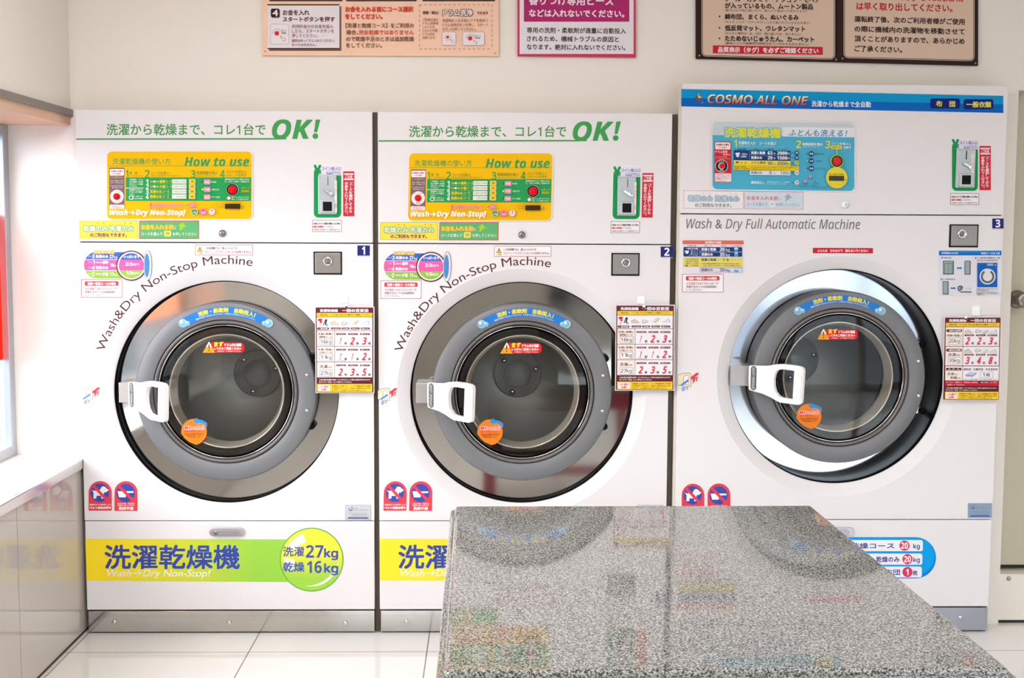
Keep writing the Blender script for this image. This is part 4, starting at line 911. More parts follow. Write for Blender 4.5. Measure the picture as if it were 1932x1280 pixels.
def quad(tl, tr, bl, br, w=109.0, h=159.0):
    def f(u, v):
        s, t = u / w, v / h
        return tuple((tl[k] * (1 - s) + tr[k] * s) * (1 - t) + (bl[k] * (1 - s) + br[k] * s) * t for k in (0, 1))
    return f
p1 = quad((595.5, 580.5), (704.5, 580.5), (597, 740.5), (704.5, 740.5))
placard((P(650, 660)[0], -.015, P(650, 660)[1]), 'maroon framed load placard hung at the right of machine 1', p1, 'A')
p2 = quad((1163, 577), (1271.5, 577), (1162, 736), (1270, 736))
placard((P(1217, 660)[0], -.015, P(1217, 660)[1]), 'maroon framed load placard hung at the right of machine 2', p2, 'A')
p3 = quad((1783, 599.5), (1888, 599.5), (1779.5, 754.5), (1884, 755))
placard((P(1833, 680)[0], -.015, P(1833, 680)[1]), 'load placard with a red strip hung at the right of machine 3', p3, 'B')
# ------------------------------------------------------------------ washer-dryer 3 (35 kg)
BX0, BX1, BT, BU, BL_, BK = .6950, 1.8685, 2.0068, 1.5430, .4256, .0950
def machine_b():
    org = ((BX0 + BX1) / 2, 0, 0)
    root = empty('washer_dryer', org, 'taller white washer-dryer bearing number 3, with a blue heading band', 'washing machine', 'washer-dryers built into the wall')
    rc = P(1578, 711.5, .016); dc = P(1583.5, 713, -.01)
    tf = lambda x, y: (1584.5 + (x - 426) * .972, 713 + (y - 740) * .972)
    body(root, org, BX0, BX1, BT, BU, BL_, BK, rc, .394, [(1345, 1163), (1578, 1164), (1812, 1165)], mat('#9a9ca6', .25, .7, name='kick_plate_steel'))
    porthole(root, org, rc, dc, .394, .125, .972, 1378, 1416, 712.5, mat('#d4d8de', .10, 1.0, name='polished_steel_bright'), tf)
    b = MB(org); b.box(BX0 - .009, BX0 + .004, .006, .030, 0, BT - .001, SIDE); b.build('cabinet_flange', root)
    # heading band
    d = Dec(Y0, org)
    d.poly([(1285.5, 168), (1893, 180.8), (1893, 197), (1285.5, 185)], '#0a98d4'); d.poly([(1285.5, 185), (1893, 197), (1893, 213.3), (1285.5, 200.8)], '#0a66c0')
    d.poly([(1317.5, 172.5), (1320, 180), (1326, 184.5), (1320.5, 188), (1318.5, 196), (1315.5, 188.5), (1309.5, 184), (1315.5, 180.5)], '#8a5030'); d.poly([(1317.5, 174), (1319, 181), (1325, 184.6), (1317, 184.5)], '#e8e2b0'); d.circ(1325, 193.5, 1.8, '#a07840', 10)
    d.text('COSMO ALL ONE', 1336.2, 179.2, 1526.2, 196.4, '#5a2c34', 'si', .9, sl=3.8); gz = [P(1430, y_, Y0)[1] for y_ in (195, 182)]; d.text('COSMO ALL ONE', 1335, 178, 1525, 195, grad_mat('gold_lettering', '#b04a38', '#efd9a0', gz[0], gz[1], 'Z'), 'si', .6, sl=3.8)
    d.text('洗濯から乾燥まで全自動', 1531, 190, 1643, 201.5, '#e6f2fa', 'r', .3, sl=1.6)
    for x0, x1, y, t, a, b_ in ((1755, 1811, 186, '布　団', 1766, 1802), (1818, 1874, 187.3, '一般衣類', 1823, 1870)):
        d.rrect(x0, y, x1, y + 19, 4, '#17237a'); d.text(t, a, y + 4, b_, y + 15.5, '#e8e04a', 'r', .45, sl=.6)
    lab(d.build('header_band', root), 'blue heading band with gold lettering')
    # control panel
    d = Dec(-.003, org, sl=.013, xc=1344, rough=.3)
    CY = '#4fb0cf'; NV = '#22407e'; YL = '#f0d020'
    d.rrect(1342, 227.5, 1614, 359, 10, '#eef0f2'); d.rrect(1344, 229, 1612, 357.3, 9, '#c9d2d8')
    d.rrect(1344, 255, 1612, 357.3, 9, CY, corners='0011'); d.rect(1477, 238, 1611.5, 255.8, '#e4e8ec')
    d.outlined('洗濯乾燥機', 1366.5, 240, 1473, 259.5, '#e2dc3a', '#4fb0d8', 1.6, 'r', .9)
    d.text('ふとんも洗える！', 1487, 242, 1599, 255.2, '#3f92c8', 'r', .35, .2)
    d.rrect(1348, 266.8, 1380, 344, 2.5, '#d02838'); d.rrect(1349.6, 268.6, 1378, 281.8, 2, '#f4eef0'); d.text('洗濯物を衣類を', 1351.5, 271, 1376, 275, '#7a3038', 's', .15); d.text('入れる前に', 1354, 276.4, 1372, 280, '#e05040', 's', .15)
    d.text('ドラム洗浄', 1349.6, 284, 1372.6, 288.6, '#f8e6e8', 's', .1); d.text('ボタン', 1364, 289.2, 1378, 293.6, '#f8e6e8', 's', .1); d.text('ドラム洗浄ボタンを押し', 1349.5, 295, 1372, 297.2, '#e8a0a8'); d.text('スタートボタンを押してください', 1349.5, 298, 1378, 300.2, '#e8a0a8')
    d.circ(1361.2, 313.2, 12, '#e8dcdc'); d.circ(1361.2, 313.2, 11, '#26221f'); d.circ(1361.2, 313.2, 6.6, '#c8bfbc'); d.text('ドラム', 1356, 303.6, 1366.4, 306.4, '#e8e0e0'); d.text('洗浄', 1357.6, 320, 1364.8, 322.8, '#e8e0e0')
    d.rrect(1348.8, 327, 1379.4, 342.8, 2, '#f2e8ea')
    for i, t in enumerate(('ご利用の前にドラム内を', 'きれいに洗い流します', '洗濯物を入れないで', 'ください。')): d.text(t, 1350, 328.6 + i * 3.5, 1377.5 - (8 if i == 3 else 0), 331.2 + i * 3.5, '#c8404c')
    d.text('1', 1385, 263, 1390.2, 277.4, '#e2dc3a', 'sb'); d.text('洗濯物を入れ　コースを選ぶ', 1393, 266, 1464, 272.4, '#e2f0f4', 'r', .2); d.text('洗濯物の種類に合わせてコースボタンを押してください', 1393, 274, 1480, 276.4, '#a8dce8')
    d.text('2', 1502, 263, 1511.4, 277.4, '#e2dc3a', 'sb'); d.text('乾燥温度を選ぶ', 1513.5, 267, 1552, 272.8, '#e2f0f4', 'r', .2); d.text('衣類に合わせて押します', 1514, 274, 1546, 276.4, '#a8dce8')
    d.text('3', 1557, 263, 1566, 277.4, '#e2dc3a', 'sb'); d.text('コインを投入し', 1568, 265.6, 1606, 270.6, '#e2f0f4', 'r', .2)
    d.rrect(1567, 271.4, 1588.5, 278.6, 3.4, '#e2d63a'); d.text('スタート', 1569.5, 273, 1586, 277, '#6a6a30', 's', .15); d.text('を押す', 1591, 272.6, 1606, 278, '#e2f0f4', 'r', .2)
    for t, a, b_ in (('洗濯物の種類', 1391, 1407), ('運転コース', 1423, 1435), ('運転時間', 1448, 1459), ('料　金', 1475, 1484)): d.text(t, a, 279.6, b_, 282, '#2f5a78')
    d.rect(1384, 283, 1491, 301.6, NV); d.rect(1413.4, 292, 1491, 292.6, '#6a9ab8'); d.rect(1413.2, 283.5, 1413.8, 301.6, '#6a9ab8')
    d.poly([(1387, 289), (1390, 287.4), (1392.5, 288.2), (1395, 287), (1396, 289.5), (1394.4, 290.4), (1394, 296), (1388.6, 295.6), (1389, 291.4), (1387.4, 291.6)], '#e8eef4'); d.text('一般的な', 1397, 288.6, 1410, 292, '#dfe8f0', 's', .1); d.text('洗濯物', 1397, 293.2, 1408, 296.6, '#dfe8f0', 's', .1)
    for y, t, a, m_, yen in ((284.6, '洗濯と乾燥', 1443.5, '63', '2000'), (293.8, '洗濯のみ', 1437.5, '29', '1500')):
        d.text(t, 1416.5, y, a, y + 5.8, '#eef2f8', 's', .25); d.text(m_, 1448, y - .3, 1457, y + 6, '#eef2f8', 'sb'); d.text('分', 1459, y + 1.8, 1462.6, y + 5.6, '#dfe8f0'); d.text(yen, 1466, y - .3, 1484.5, y + 6, '#eef2f8', 'sb'); d.text('円', 1485.2, y + 1.6, 1489, y + 5.8, '#dfe8f0')
    d.rect(1384, 302.2, 1491, 311.6, '#ecd93a'); d.poly([(1386, 306), (1390, 304), (1394.6, 305.6), (1391, 308)], '#3a4a8a'); d.text('布　団', 1397, 304.6, 1408, 308.8, '#8a8440')
    d.text('ふとん専用', 1416.5, 303.6, 1443.5, 308.6, '#8a4a7a', 's', .2); d.text('90', 1448, 304, 1457, 310, '#5a6a80', 's', .3); d.text('分', 1459, 306, 1462.6, 309.8, '#8a8440'); d.text('2000', 1466, 304, 1484.5, 310, '#5a6a80', 's', .3); d.text('円', 1485.2, 305.8, 1489, 310, '#8a8440')
    d.poly([(1383, 311.8), (1507, 312), (1507, 321), (1383, 320)], '#ecc916'); d.text('掛け布団・敷き布団', 1385, 312.8, 1407.6, 315.6, '#8a7a20', 's', .1); d.text('化繊布団・羊毛混布団', 1385, 316, 1412.4, 318.8, '#8a7a20', 's', .1)
    d.text('※ ふとんは縫い目（キルティング）が細かくされているもののみ洗濯できます', 1415, 313.6, 1504, 315.8, '#8a7a20'); d.text('※ 綿ふとんなどはひもでしばって洗ってください', 1418, 317.2, 1480, 319.4, '#8a7a20')
    d.rrect(1414, 321.2, 1490.8, 329.2, 1.5, '#dde6ee'); d.text('乾燥のみ', 1416.5, 322.4, 1437.5, 327.6, '#5a6a98', 's', .15); d.text('8', 1451, 322, 1455.4, 328, '#5a6a98', 's', .15); d.text('分', 1459, 324, 1462.4, 327.6, '#7a8ab0'); d.text('100', 1472, 322, 1485, 328, '#5a6a98', 's', .15); d.text('円', 1485.6, 324, 1489, 327.8, '#7a8ab0')
    d.text('柔軟剤なし', 1416.5, 341, 1442.5, 346.4, '#dcecf2', 's', .2); d.text('柔軟剤不要の方は、コース選択後', 1446, 341, 1489, 343.6, '#bfe2ec'); d.text('ボタンを押してください', 1446, 344.6, 1482, 347, '#bfe2ec')
    for y, c, tc in ((286.8, NV, '#cfe0f0'), (296, NV, '#cfe0f0'), (305.6, '#e2d63a', '#7a7a30'), (324.6, '#dde4ea', '#7a8aa8'), (342.6, '#dde4ea', '#7a8aa8')):
        d.circ(1502.6, y, 4.1, c, 24); d.text('押', 1500.4, y - 2.2, 1504.8, y + 2.2, tc); d.circ(1494.6, y, .9, '#3a2a24', 10)
    for y, t, l_, e in ((288, '高温', '厚手のもの', 1554), (301.8, '中温', '一般もの', 1549), (315.8, '低温', 'デリケート品', 1555)):
        d.circ(1530, y, 5, NV, 28); d.text(t, 1526.6, y - 1.8, 1533.4, y + 1.8, '#cfe0f0', 's', .15); d.circ(1522, y, 1.1 if t != '中温' else 1.6, '#3a3424' if t != '中温' else '#7ae83a', 10); d.text(l_, 1537.5, y - 1.6, e, y + 1.6, '#2c6a88')
    for x, y, t in ((1527.6, 331, 'ドア閉'), (1518, 340.2, '洗剤')): d.circ(x, y, 2.4, '#ff9ab0', 14); d.circ(x, y, 1.6, '#ff6a88', 14); d.text(t, x - 3, y + 3, x + 4, y + 5.4, '#2c6a88')
    d.circ(1537.4, 340.4, 1, '#3a2a24', 10); d.text('仕上剤', 1533, 343.2, 1542, 345.6, '#2c6a88'); d.text('※ランプが点滅しましたら係員まで', 1507, 347, 1540, 349, '#2c7a98'); d.text('お知らせください。料金は返却いたしかねます', 1507, 350, 1562, 352, '#2c7a98')
    d.rect(1577.2, 278.6, 1578.6, 292, '#c8d43a'); d.circ(1577.6, 301.6, 12.2, '#b8d040', 40)
    d.circ(1577.4, 332.6, 20.2, '#e6d63a', 48); d.rect(1562.8, 329, 1591.4, 338.6, '#45423c'); d.text('投入された金額', 1563, 324.6, 1577, 327.4, '#6a6430'); d.text('残り時間', 1579, 324.6, 1589.6, 327.4, '#6a6430'); d.text('円', 1592, 335, 1595, 338.2, '#6a6430')
    for x in (1576.4, 1588.6): d.circ(x, 341, .8, '#6a6430', 8)
    for x in (1566, 1573.4, 1580.6, 1587.6): d.circ(x, 345.8, .8, '#a8a040', 8)
    cp = lab(d.build('control_panel', root), 'light blue control panel with price rows')
    button(cp, org, 1577.6, 304.6, .0208, dome=mat('#d22a38', .3)); button(cp, org, 1361.2, 313.5, .0095, 'drum_button', mat('#b8b0ac', .4), RED, .92, 'small red drum rinse button')
    # faded stickers
    d = Dec(Y0, org, sl=.012, xc=1290)
    d.rect(1289.5, 359.5, 1403, 393.6, '#eceaec'); d.dash(1290, 360, 1402.6, 393, 1, '#e06a70', 3.4, .6)
    for x in (1327, 1338, 1378, 1389): d.circ(x, 364.4, .9, '#e08a8c', 8)
    d.outlined('乾燥のみ', 1298.5, 368.6, 1344.5, 379.6, '#c2d2e0', '#7f97ae', 1.1, 's', .5); d.outlined('洗濯のみ', 1349, 368.6, 1395, 379.6, '#c2d2e0', '#7f97ae', 1.1, 's', .5)
    d.text('のご利用もできます。', 1311, 383, 1380, 390.6, '#8f9aa4', 's', .35)
    lab(d.build('course_sticker', root), 'faded white sticker with a dashed red edge')
    d = Dec(Y0, org, sl=.012, xc=1404)
    d.rect(1404, 361, 1515.6, 394.4, '#e08a90'); d.rect(1404.8, 361.8, 1514.8, 393.6, '#cfdde8')
    d.text('お金を入れる前', 1409, 369.6, 1468, 377.4, '#e87a7c', 'r', .35); d.text('に', 1470, 372, 1475, 377, '#a8b4c0')
    d.poly([(1487, 364.4), (1495.5, 373), (1490, 372.6), (1489, 375.4), (1481.6, 380), (1483, 372), (1478.6, 372)], '#a4b4c4')
    d.text('コースを選んで', 1408.6, 382, 1448, 388.6, '#98a4b0', 's', .1); d.circ(1456.5, 385.4, 5, '#eef2f4', 20); d.text('押', 1453, 382.4, 1460, 388.4, '#a4b0ba'); d.text('を押してください', 1464, 382.4, 1509, 389, '#98a4b0', 's', .1)
    lab(d.build('payment_sticker', root), 'faded pale blue sticker with a red border')
    cam_lock(root, org, 1594, 386, mat('#eef0f0', .15, .2))
    lab(d_coin_parts_b(root, org), 'green coin slot surround with a yen sign')
    # middle panel
    d = Dec(Y0, org)
    d.text('Wash & Dry Full Automatic Machine', 1295, 412, 1623, 437, '#7a7678', 'si', .08, sl=1.6, res=5)
    lab(d.build('slogan_lettering', root), 'grey slanted lettering in Latin script')
    number_plate(org, root, '3', (1872, 412.5, 1893.6, 431.4))
    key_lock(root, org, 1791.5, 423.5, 1844.5, 467, 1814, 441.5)
    d = Dec(Y0, org, sl=.004, xc=1288)
    d.rect(1288, 453.6, 1403.4, 515, '#e4e0ea'); d.rect(1288, 453.6, 1403, 461, '#e2705c'); d.text('洗濯物の適量', 1330, 455, 1361, 459.6, '#f6dcd4', 's', .2)
    for t, a, b_ in (('洗濯物の種類', 1297, 1314), ('運転コース', 1329, 1343), ('乾燥容量', 1360, 1371), ('ドラム容量目安', 1379, 1399)): d.text(t, a, 462.6, b_, 465.2, '#7a7498')
    d.rrect(1289.4, 466.2, 1400.4, 484.2, 2, NV); d.rect(1320, 475, 1400.4, 475.7, '#e4e0ea'); d.rect(1319.6, 466.2, 1320.4, 484.2, '#8a9ac0')
    d.poly([(1291.5, 474), (1294.5, 472.6), (1296.4, 473.6), (1299, 472.4), (1300, 475.4), (1298.6, 476), (1298.4, 479), (1293.6, 479), (1293.8, 476), (1292, 476)], '#eef0f6')
    d.text('一般的な衣類', 1293, 467.6, 1317, 471, '#dfe4f0', 's', .1)
    for i, t in enumerate(('毛布・シーツ', 'タオル・カーテン', '敷パッド', 'カーペットなど')): d.text(t, 1303 if i != 3 else 1300, 472 + i * 2.9, 1317, 474.4 + i * 2.9, '#c8d0e4')
    for y, t, a, n_, lv in ((467.6, '洗濯と乾燥', 1351, '20', .5), (477.2, '洗濯のみ', 1345, '35', .72)):
        d.text(t, 1323, y, a, y + 5.6, '#eef0f6', 's', .25); d.text(n_, 1358, y - .4, 1367, y + 6, '#eef0f6', 'sb'); d.text('kg', 1369.4, y + .8, 1376.2, y + 7.4, '#dfe4f0', 's')
        d.circ(1388.8, y + 2.9, 4, '#e4e6ee', 24); d.ell(1388.8, y + 2.9, 4, 4, '#4aa0dc', 20, -5 if lv == .5 else -30, 185 if lv == .5 else 210)
    d.rect(1289.4, 486, 1400.4, 503.8, '#e2d668'); d.rect(1321, 494, 1400.4, 494.6, '#efe8a0')
    for i, t in enumerate(('下記の寝具布団', '掛け布団・敷布団', '化繊クッション布団', '羊毛混布団')): d.text(t, 1293 + (0, 1, 1, 10)[i], 487.8 + i * 3.9, 1317, 490.8 + i * 3.9, '#8a8450', 's', .05)
    d.poly([(1292, 501.4), (1295, 499.8), (1298.4, 501), (1296, 503)], '#4a4a8a')
    d.text('洗濯と乾燥', 1323, 487.6, 1351, 492.6, '#6a6a6a', 's', .2); d.text('1', 1363.4, 487.4, 1366, 492.8, '#6a6a6a', 's', .2); d.text('枚', 1370.4, 488, 1375.4, 492.6, '#6a6a6a', 's', .1)
    d.text('※ ふとんは縫い目の細かくキルティングされているもの、または', 1324, 496, 1394, 498.6, '#9a8c50'); d.text('しばって洗ってください。　※ 綿ふとんは洗えません', 1327, 499.6, 1397, 502.2, '#9a8c50')
    d.frame(1320.2, 505, 1400.4, 513.6, .6, '#9a98c4'); d.text('乾燥のみ', 1323, 506.6, 1345, 511.6, '#5a5f88', 's', .15); d.text('20', 1358, 506, 1367, 512, '#5a5f88', 's', .15); d.text('kg', 1369.4, 507, 1376.2, 513, '#5a5f88', 's')
    d.circ(1388.8, 509.4, 4, '#d8dcec', 24); d.ell(1388.8, 509.4, 4, 4, '#4aa0dc', 20, 0, 180)
    lab(d.build('capacity_sticker', root), 'load table with red, navy and yellow rows')
    d_course(org, root, rmap((153, 527, 231, 562), (1287, 517.2, 1365, 552)))
    d = Dec(Y0, org, sl=.004, xc=1534)
    d.rect(1533.5, 467.8, 1647, 478, '#d2283e'); d.text('ふとんは　ひもなどで　縛らないでください', 1542, 470.6, 1638, 475.8, '#f8e2e6', 's', .25)
    for x in (1596, 1601, 1606, 1611, 1616): d.circ(x, 469.4, .6, '#f8e2e6', 8)
    lab(d.build('futon_strip', root), 'red strip with white lettering')
    d = Dec(Y0, org)
    q = lambda x, y: (1770 + x / 12.8, 470 + y / 12.8)
    K = '#4f5b60'; GY = '#9aa9ac'; BU_ = '#1d62be'
    d.rect(*q(5, 150), *q(1540, 1140), '#e1e0e8'); d.rect(*q(20, 42), *q(1530, 155), '#1d84d2'); d.rect(*q(20, 100), *q(1530, 155), '#1a6cc6')
    d.text('お布団の入れ方', *q(85, 75), *q(480, 125), '#dcecf8', 's', .2); d.text('布団コースは１枚', *q(1035, 80), *q(1490, 130), '#dcecf8', 's', .2)
    for x, y, t, a, b_ in ((97, 213, '布団に畳む', 135, 325), (905, 216, 'ロール状に巻いた布団を入れ、下図', 945, 1485), (80, 733, 'ロール状に巻きます', 120, 410)):
        d.circ(*q(x, y), 1.6, '#5a74c8', 14); d.text(t, *q(a, y - 20), *q(b_, y + 18), '#4a4a58')
    d.text('のようにドラムの中で広げます', *q(940, 255), *q(1440, 292), '#4a4a58')
    for x0, y0, x1, y1 in ((115, 285, 378, 615), (635, 285, 782, 622), (105, 778, 250, 1100)):
        d.rrect(*q(x0, y0), *q(x1, y1), 1.2, K); d.rrect(*q(x0 + 14, y0 + 14), *q(x1 - 22, y1 - 20), .8, GY)
    d.frame(*q(150, 350), *q(345, 600), .7, K); d.line(*q(250, 270), *q(240, 660), .5, K)
    for x, y in ((450, 462), (298, 948)): d.poly([q(x, y - 18), q(x + 85, y - 18), q(x + 85, y - 34), q(x + 130, y), q(x + 85, y + 34), q(x + 85, y + 18), q(x, y + 18)], '#2f84d4')
    d.arc(*q(535, 955), 3.2, 5.6, 180, 430, K); d.arc(*q(548, 960), .9, 2.8, 0, 360, K); d.rect(*q(535, 1026), *q(805, 1052), K); d.line(*q(640, 955), *q(750, 955), .8, '#b4bcc0'); d.poly([q(750, 925), q(800, 955), q(750, 985)], '#b4bcc0')
    d.rect(*q(940, 335), *q(1425, 925), BU_); d.rect(*q(960, 415), *q(1400, 425), '#17509c'); d.rect(*q(1180, 355), *q(1325, 405), '#a8b8bc'); d.rect(*q(1360, 375), *q(1398, 400), '#c8c8c8')
    cx, cy = q(1188, 665); d.circ(cx, cy, 15, '#e4e2e6', 40); d.arc(cx, cy, 8.8, 12.8, 32, 328, '#606a6e')
    for t, y, a, b_ in (('※布団は必ずひもなどでしばらないで入れてください', 968, 915, 1440), ('洗い上がりが悪くなります', 1002, 935, 1225), ('※ドラムにすき間ができるように入れてください', 1040, 915, 1405), ('※布団の種類によっては入らない場合があります', 1075, 915, 1465), ('ご確認ください。', 1108, 935, 1125)): d.text(t, *q(a, y - 14), *q(b_, y + 12), '#6a6670')
    lab(d.build('futon_sticker', root), 'pale sticker with a blue bar and folding diagrams')
    x0, z0 = P(1834, 577); x1, z1 = P(1848, 600)
    b = MB(org); b.box(x0, x1, -.003, 0, P(0, 590)[1], z0, PLAST); b.box(P(1838, 0)[0], P(1843, 0)[0], -.018, -.002, P(0, 598)[1], P(0, 594)[1], PLAST); b.box(P(1838, 0)[0], P(1843, 0)[0], -.018, -.015, P(0, 598)[1], P(0, 590)[1], PLAST); b.build('sign_hook', root, .001)
    d_lever(org, root, rmap((152, 731, 188, 763), (1279, 703.5, 1318, 738.5)))
    d_pet(org, root, rmap((167, 908, 211, 964), (1286, 913, 1329, 969))); d_deterg(org, root, rmap((216, 908, 260, 964), (1335, 912.5, 1378.5, 968.5)))
    d_dealer(org, root, rmap((651, 953, 700.5, 982), (1825.5, 949.5, 1872, 978)), '#8ea6bf')
    # lower panel
    panel_latch(root, org, rmap((395, 995, 461, 1011), (1543, 994.5, 1609.5, 1010.5)))
    d = Dec(Y0, org)
    def pill(x0, y0, x1, y1, col, n=24):
        r = (y1 - y0) / 2; pts = []
        for k in range(n + 1): a = math.radians(-90 + 180 * k / n); pts.append((x1 - r + r * math.cos(a), (y0 + y1) / 2 + r * math.sin(a)))
        for k in range(n + 1): a = math.radians(90 + 180 * k / n); pts.append((x0 + r + r * math.cos(a), (y0 + y1) / 2 + r * math.sin(a)))
        d.poly(pts, col)
    pill(1402, 1014, 1766, 1092, '#1583e0'); pill(1402, 1014, 1763, 1086, '#10a4f0')
    for y0, y1, x1, t, a, b_, n_, u, ux in ((1019.5, 1040.5, 1741, '洗濯と乾燥コース', 1555, 1687, '20', 'kg', 1723), (1045, 1066, 1740, '乾燥のみ', 1653, 1697, '20', 'kg', 1723), (1069.5, 1090, 1739, '布団', 1670, 1698, '1', '枚', 1722)):
        d.rrect(1440, y0, x1, y1, 4, '#f2f2f8'); cy = (y0 + y1) / 2; cx = 1706.5 if t[0] == '洗' else 1712
        d.text(t, a, cy - 5.2, b_, cy + 6, '#333c8c', 'r', .35); d.circ(cx, cy, 9.6, '#e03c62', 32)
        d.text(n_, cx - (6.6 if n_ == '20' else 2.6), cy - 6, cx + (6.6 if n_ == '20' else 2), cy + 6, '#fbf2f6', 'sb', .2); d.text(u, ux, cy - 3.4, ux + (12.4 if u == 'kg' else 9), cy + (8 if u == 'kg' else 6.5), '#333c8c', 's', .3)
    lab(d.build('load_sticker', root), 'blue pill-shaped sticker with white rows')
    return root
def d_coin_parts_b(root, org):
    tf = rmap((591, 310, 645, 412), (1795, 261.5, 1846, 361.5))
    c = d_coin(org, root, tf); coin_parts(c, org, tf)
    d_strip(org, root, rmap((647, 323.5, 668.5, 408), (1847.5, 275.5, 1869.5, 359)))
    d_note(org, root, rmap((589, 415.5, 644.5, 437.5), (1793, 365, 1847, 387)))
    return c
B1 = machine_b()
# ------------------------------------------------------------------ notice boards on the wall above
YS = YB - .012
def board(name, label, pts, th, col, org, draw):
    b = MB(org); d = Dec(YS - .0003, org); d.mb = b
    q = [(P(x, y, YS)) for x, y in pts]
    b.prism(q[::-1], lambda u, v, w: (u, YS + th - w, v), th, mat(col, .4)); draw(d)
    o = b.build(name); return tag(o, label, 'sign')
def hand(d, x, y, s, col='#8a7078'):
    d.poly([(x, y), (x + 1.2 * s, y + .2 * s), (x + 4 * s, y + 3 * s), (x + 6.5 * s, y + 3 * s), (x + 8.5 * s, y + 5.5 * s), (x + 7.5 * s, y + 8.5 * s), (x + 4 * s, y + 9 * s), (x + 2.6 * s, y + 6 * s), (x - .5 * s, y + 1 * s)], col)
    d.poly([(x + .3 * s, y + .5 * s), (x + 1 * s, y + .7 * s), (x + 3.8 * s, y + 3.6 * s), (x + 6.2 * s, y + 3.6 * s), (x + 7.8 * s, y + 5.6 * s), (x + 7 * s, y + 7.9 * s), (x + 4.4 * s, y + 8.3 * s), (x + 3.1 * s, y + 5.7 * s)], '#f2eaec')
def rays(d, x, y, r0, r1, col):
    for a in range(-80, 60, 22):
        t = math.radians(a); d.line(x + r0 * math.sin(t), y - r0 * math.cos(t), x + r1 * math.sin(t), y - r1 * math.cos(t), .55, col)
def s1(d):
    TX = '#6a3a34'; RD = '#dc3c30'
    for x0, x1 in ((508, 646), (653, 786), (797, 934)): d.rect(x0, -80, x1, 2.5, '#4a3230'); d.rect(x0 - 3, -84, x1 - 4, -.5, '#ece4e8')
    d.rect(508, 12, 644, 96, '#7a5a50'); d.rect(504.6, 8, 640.4, 92.6, '#451f20'); d.rect(504.6, 10.4, 640.4, 90.6, '#ebe4ea')
    d.rrect(512, 17.4, 528.5, 34, 3, '#8a7a7e'); d.rrect(511, 16.2, 527.2, 32.6, 3, '#3a1a1c'); d.text('4', 514.2, 18.4, 524.6, 30.6, '#f4f0f4', 'sbi', .3)
    d.text('お金を入れ', 533.5, 18.4, 584, 29, TX, 'r', .5); d.text('スタートボタンを押す', 533.5, 31.4, 632, 41.4, TX, 'r', .5)
    d.rrect(510, 45.4, 545.2, 83.8, 4, '#c08a94'); d.rrect(510.6, 46, 544.6, 83.2, 3.6, '#efe8ec'); rays(d, 522.4, 63, 6, 10, '#6a4a50'); d.circ(522.4, 63, 4.6, '#e8a0a4', 24); d.circ(522.4, 63, 4, '#e02434', 24); hand(d, 529, 68, 1.15); d.text('スタート', 530, 56, 541, 60, '#a08088'); d.text('運転', 531, 60.4, 540.6, 64.4, '#a08088')
    for t, y, x1 in (('利用料金分のお金を投入', 46.4, 629), ('したら、スタートボタンを', 55.2, 630), ('押してください。', 64, 599)): d.text(t, 551, y, x1, y + 7.2, '#9a6468', 'r', .1)
    d.text('硬貨はゆっくりと入れてください。', 551, 74, 631, 79.8, '#9a6468'); d.text('おつりは出ません。', 551, 82, 597, 87.4, '#9a6468')
    d.text('お金を入れる前にコース選択', 651.5, 12.4, 780, 23, RD, 'r', .55); d.text('をしてください。', 651.5, 26.4, 722, 36.6, RD, 'r', .55)
    d.text('【洗濯と乾燥コース】をご利用の', 652, 43.8, 781, 53, '#8a5a48', 'r', .25); d.text('場合、', 653, 56.6, 676, 65.8, '#8a5a48', 'r', .25); d.text('完全乾燥ではありません', 677, 56.6, 781, 65.8, '#df5a48', 'r', .25); d.text('ので乾燥不足のときは追加乾燥', 653, 69, 781, 78.4, '#8a5a48', 'r', .25); d.text('をしてください。', 653, 81.4, 721, 90.4, '#8a5a48', 'r', .25)
    d.dash(791.6, 9.4, 928.4, 92.6, .9, '#a86a60', 9, .5)
    d.text('清潔・安心！', 797.6, 21, 827.5, 27.2, '#7a4a40', 'r', .4); d.outlined('ドラム洗浄', 835.5, 18, 892, 30.6, '#f2ecee', '#5a2a28', 1.2, 'r', .5); d.text('できます', 899.6, 22, 921.4, 27.8, '#8a5a50', 'r', .3)
    for i, (t, x1) in enumerate((('ご利用の前に', 827.5), ('ドラム洗浄を', 827.5), ('したいとき、', 822), ('１分３０秒間', 825), ('ドラム内を', 820), ('洗浄します。', 822))): d.text(t, 797.4, 35 + i * 6.75, x1, 40.2 + i * 6.75, '#a06a5a', 'r', .08)
    for i, (t, x1) in enumerate((('洗濯物を入れる前にドアを閉めて', 921), ('ドラム洗浄ボタンを押し、スタート', 921), ('ボタンを押してください。', 898))): d.text(t, 834.5, 36 + i * 8.2, x1, 42 + i * 8.2, '#a06a5a', 'r', .08)
    for x0, x1 in ((834.4, 860), (872.8, 914)): d.rrect(x0, 60.6, x1, 85.8, 3.4, '#d09aa0'); d.rrect(x0 + .6, 61.2, x1 - .6, 85.2, 3, '#efe8ec')
    d.arc(844.6, 70.4, 5.6, 6.2, 0, 360, '#b08088'); d.circ(844.6, 70.4, 2.9, '#e02c34', 20); hand(d, 850, 74.4, .9); d.poly([(865, 69), (869.4, 73), (865, 77)], '#eae0e2'); rays(d, 887, 72.8, 5.4, 9.4, '#6a4a50'); d.circ(887, 72.8, 4.2, '#e03038', 24); hand(d, 893, 75, .9); d.text('スタート', 894, 66.4, 907, 69.6, '#b08088'); d.text('運転', 895, 70.4, 906, 73.6, '#b08088')
    for x, y in ((501, 97.4), (934.5, 101)): d.circ(x, y, 1.3, '#9a7a6c', 12)
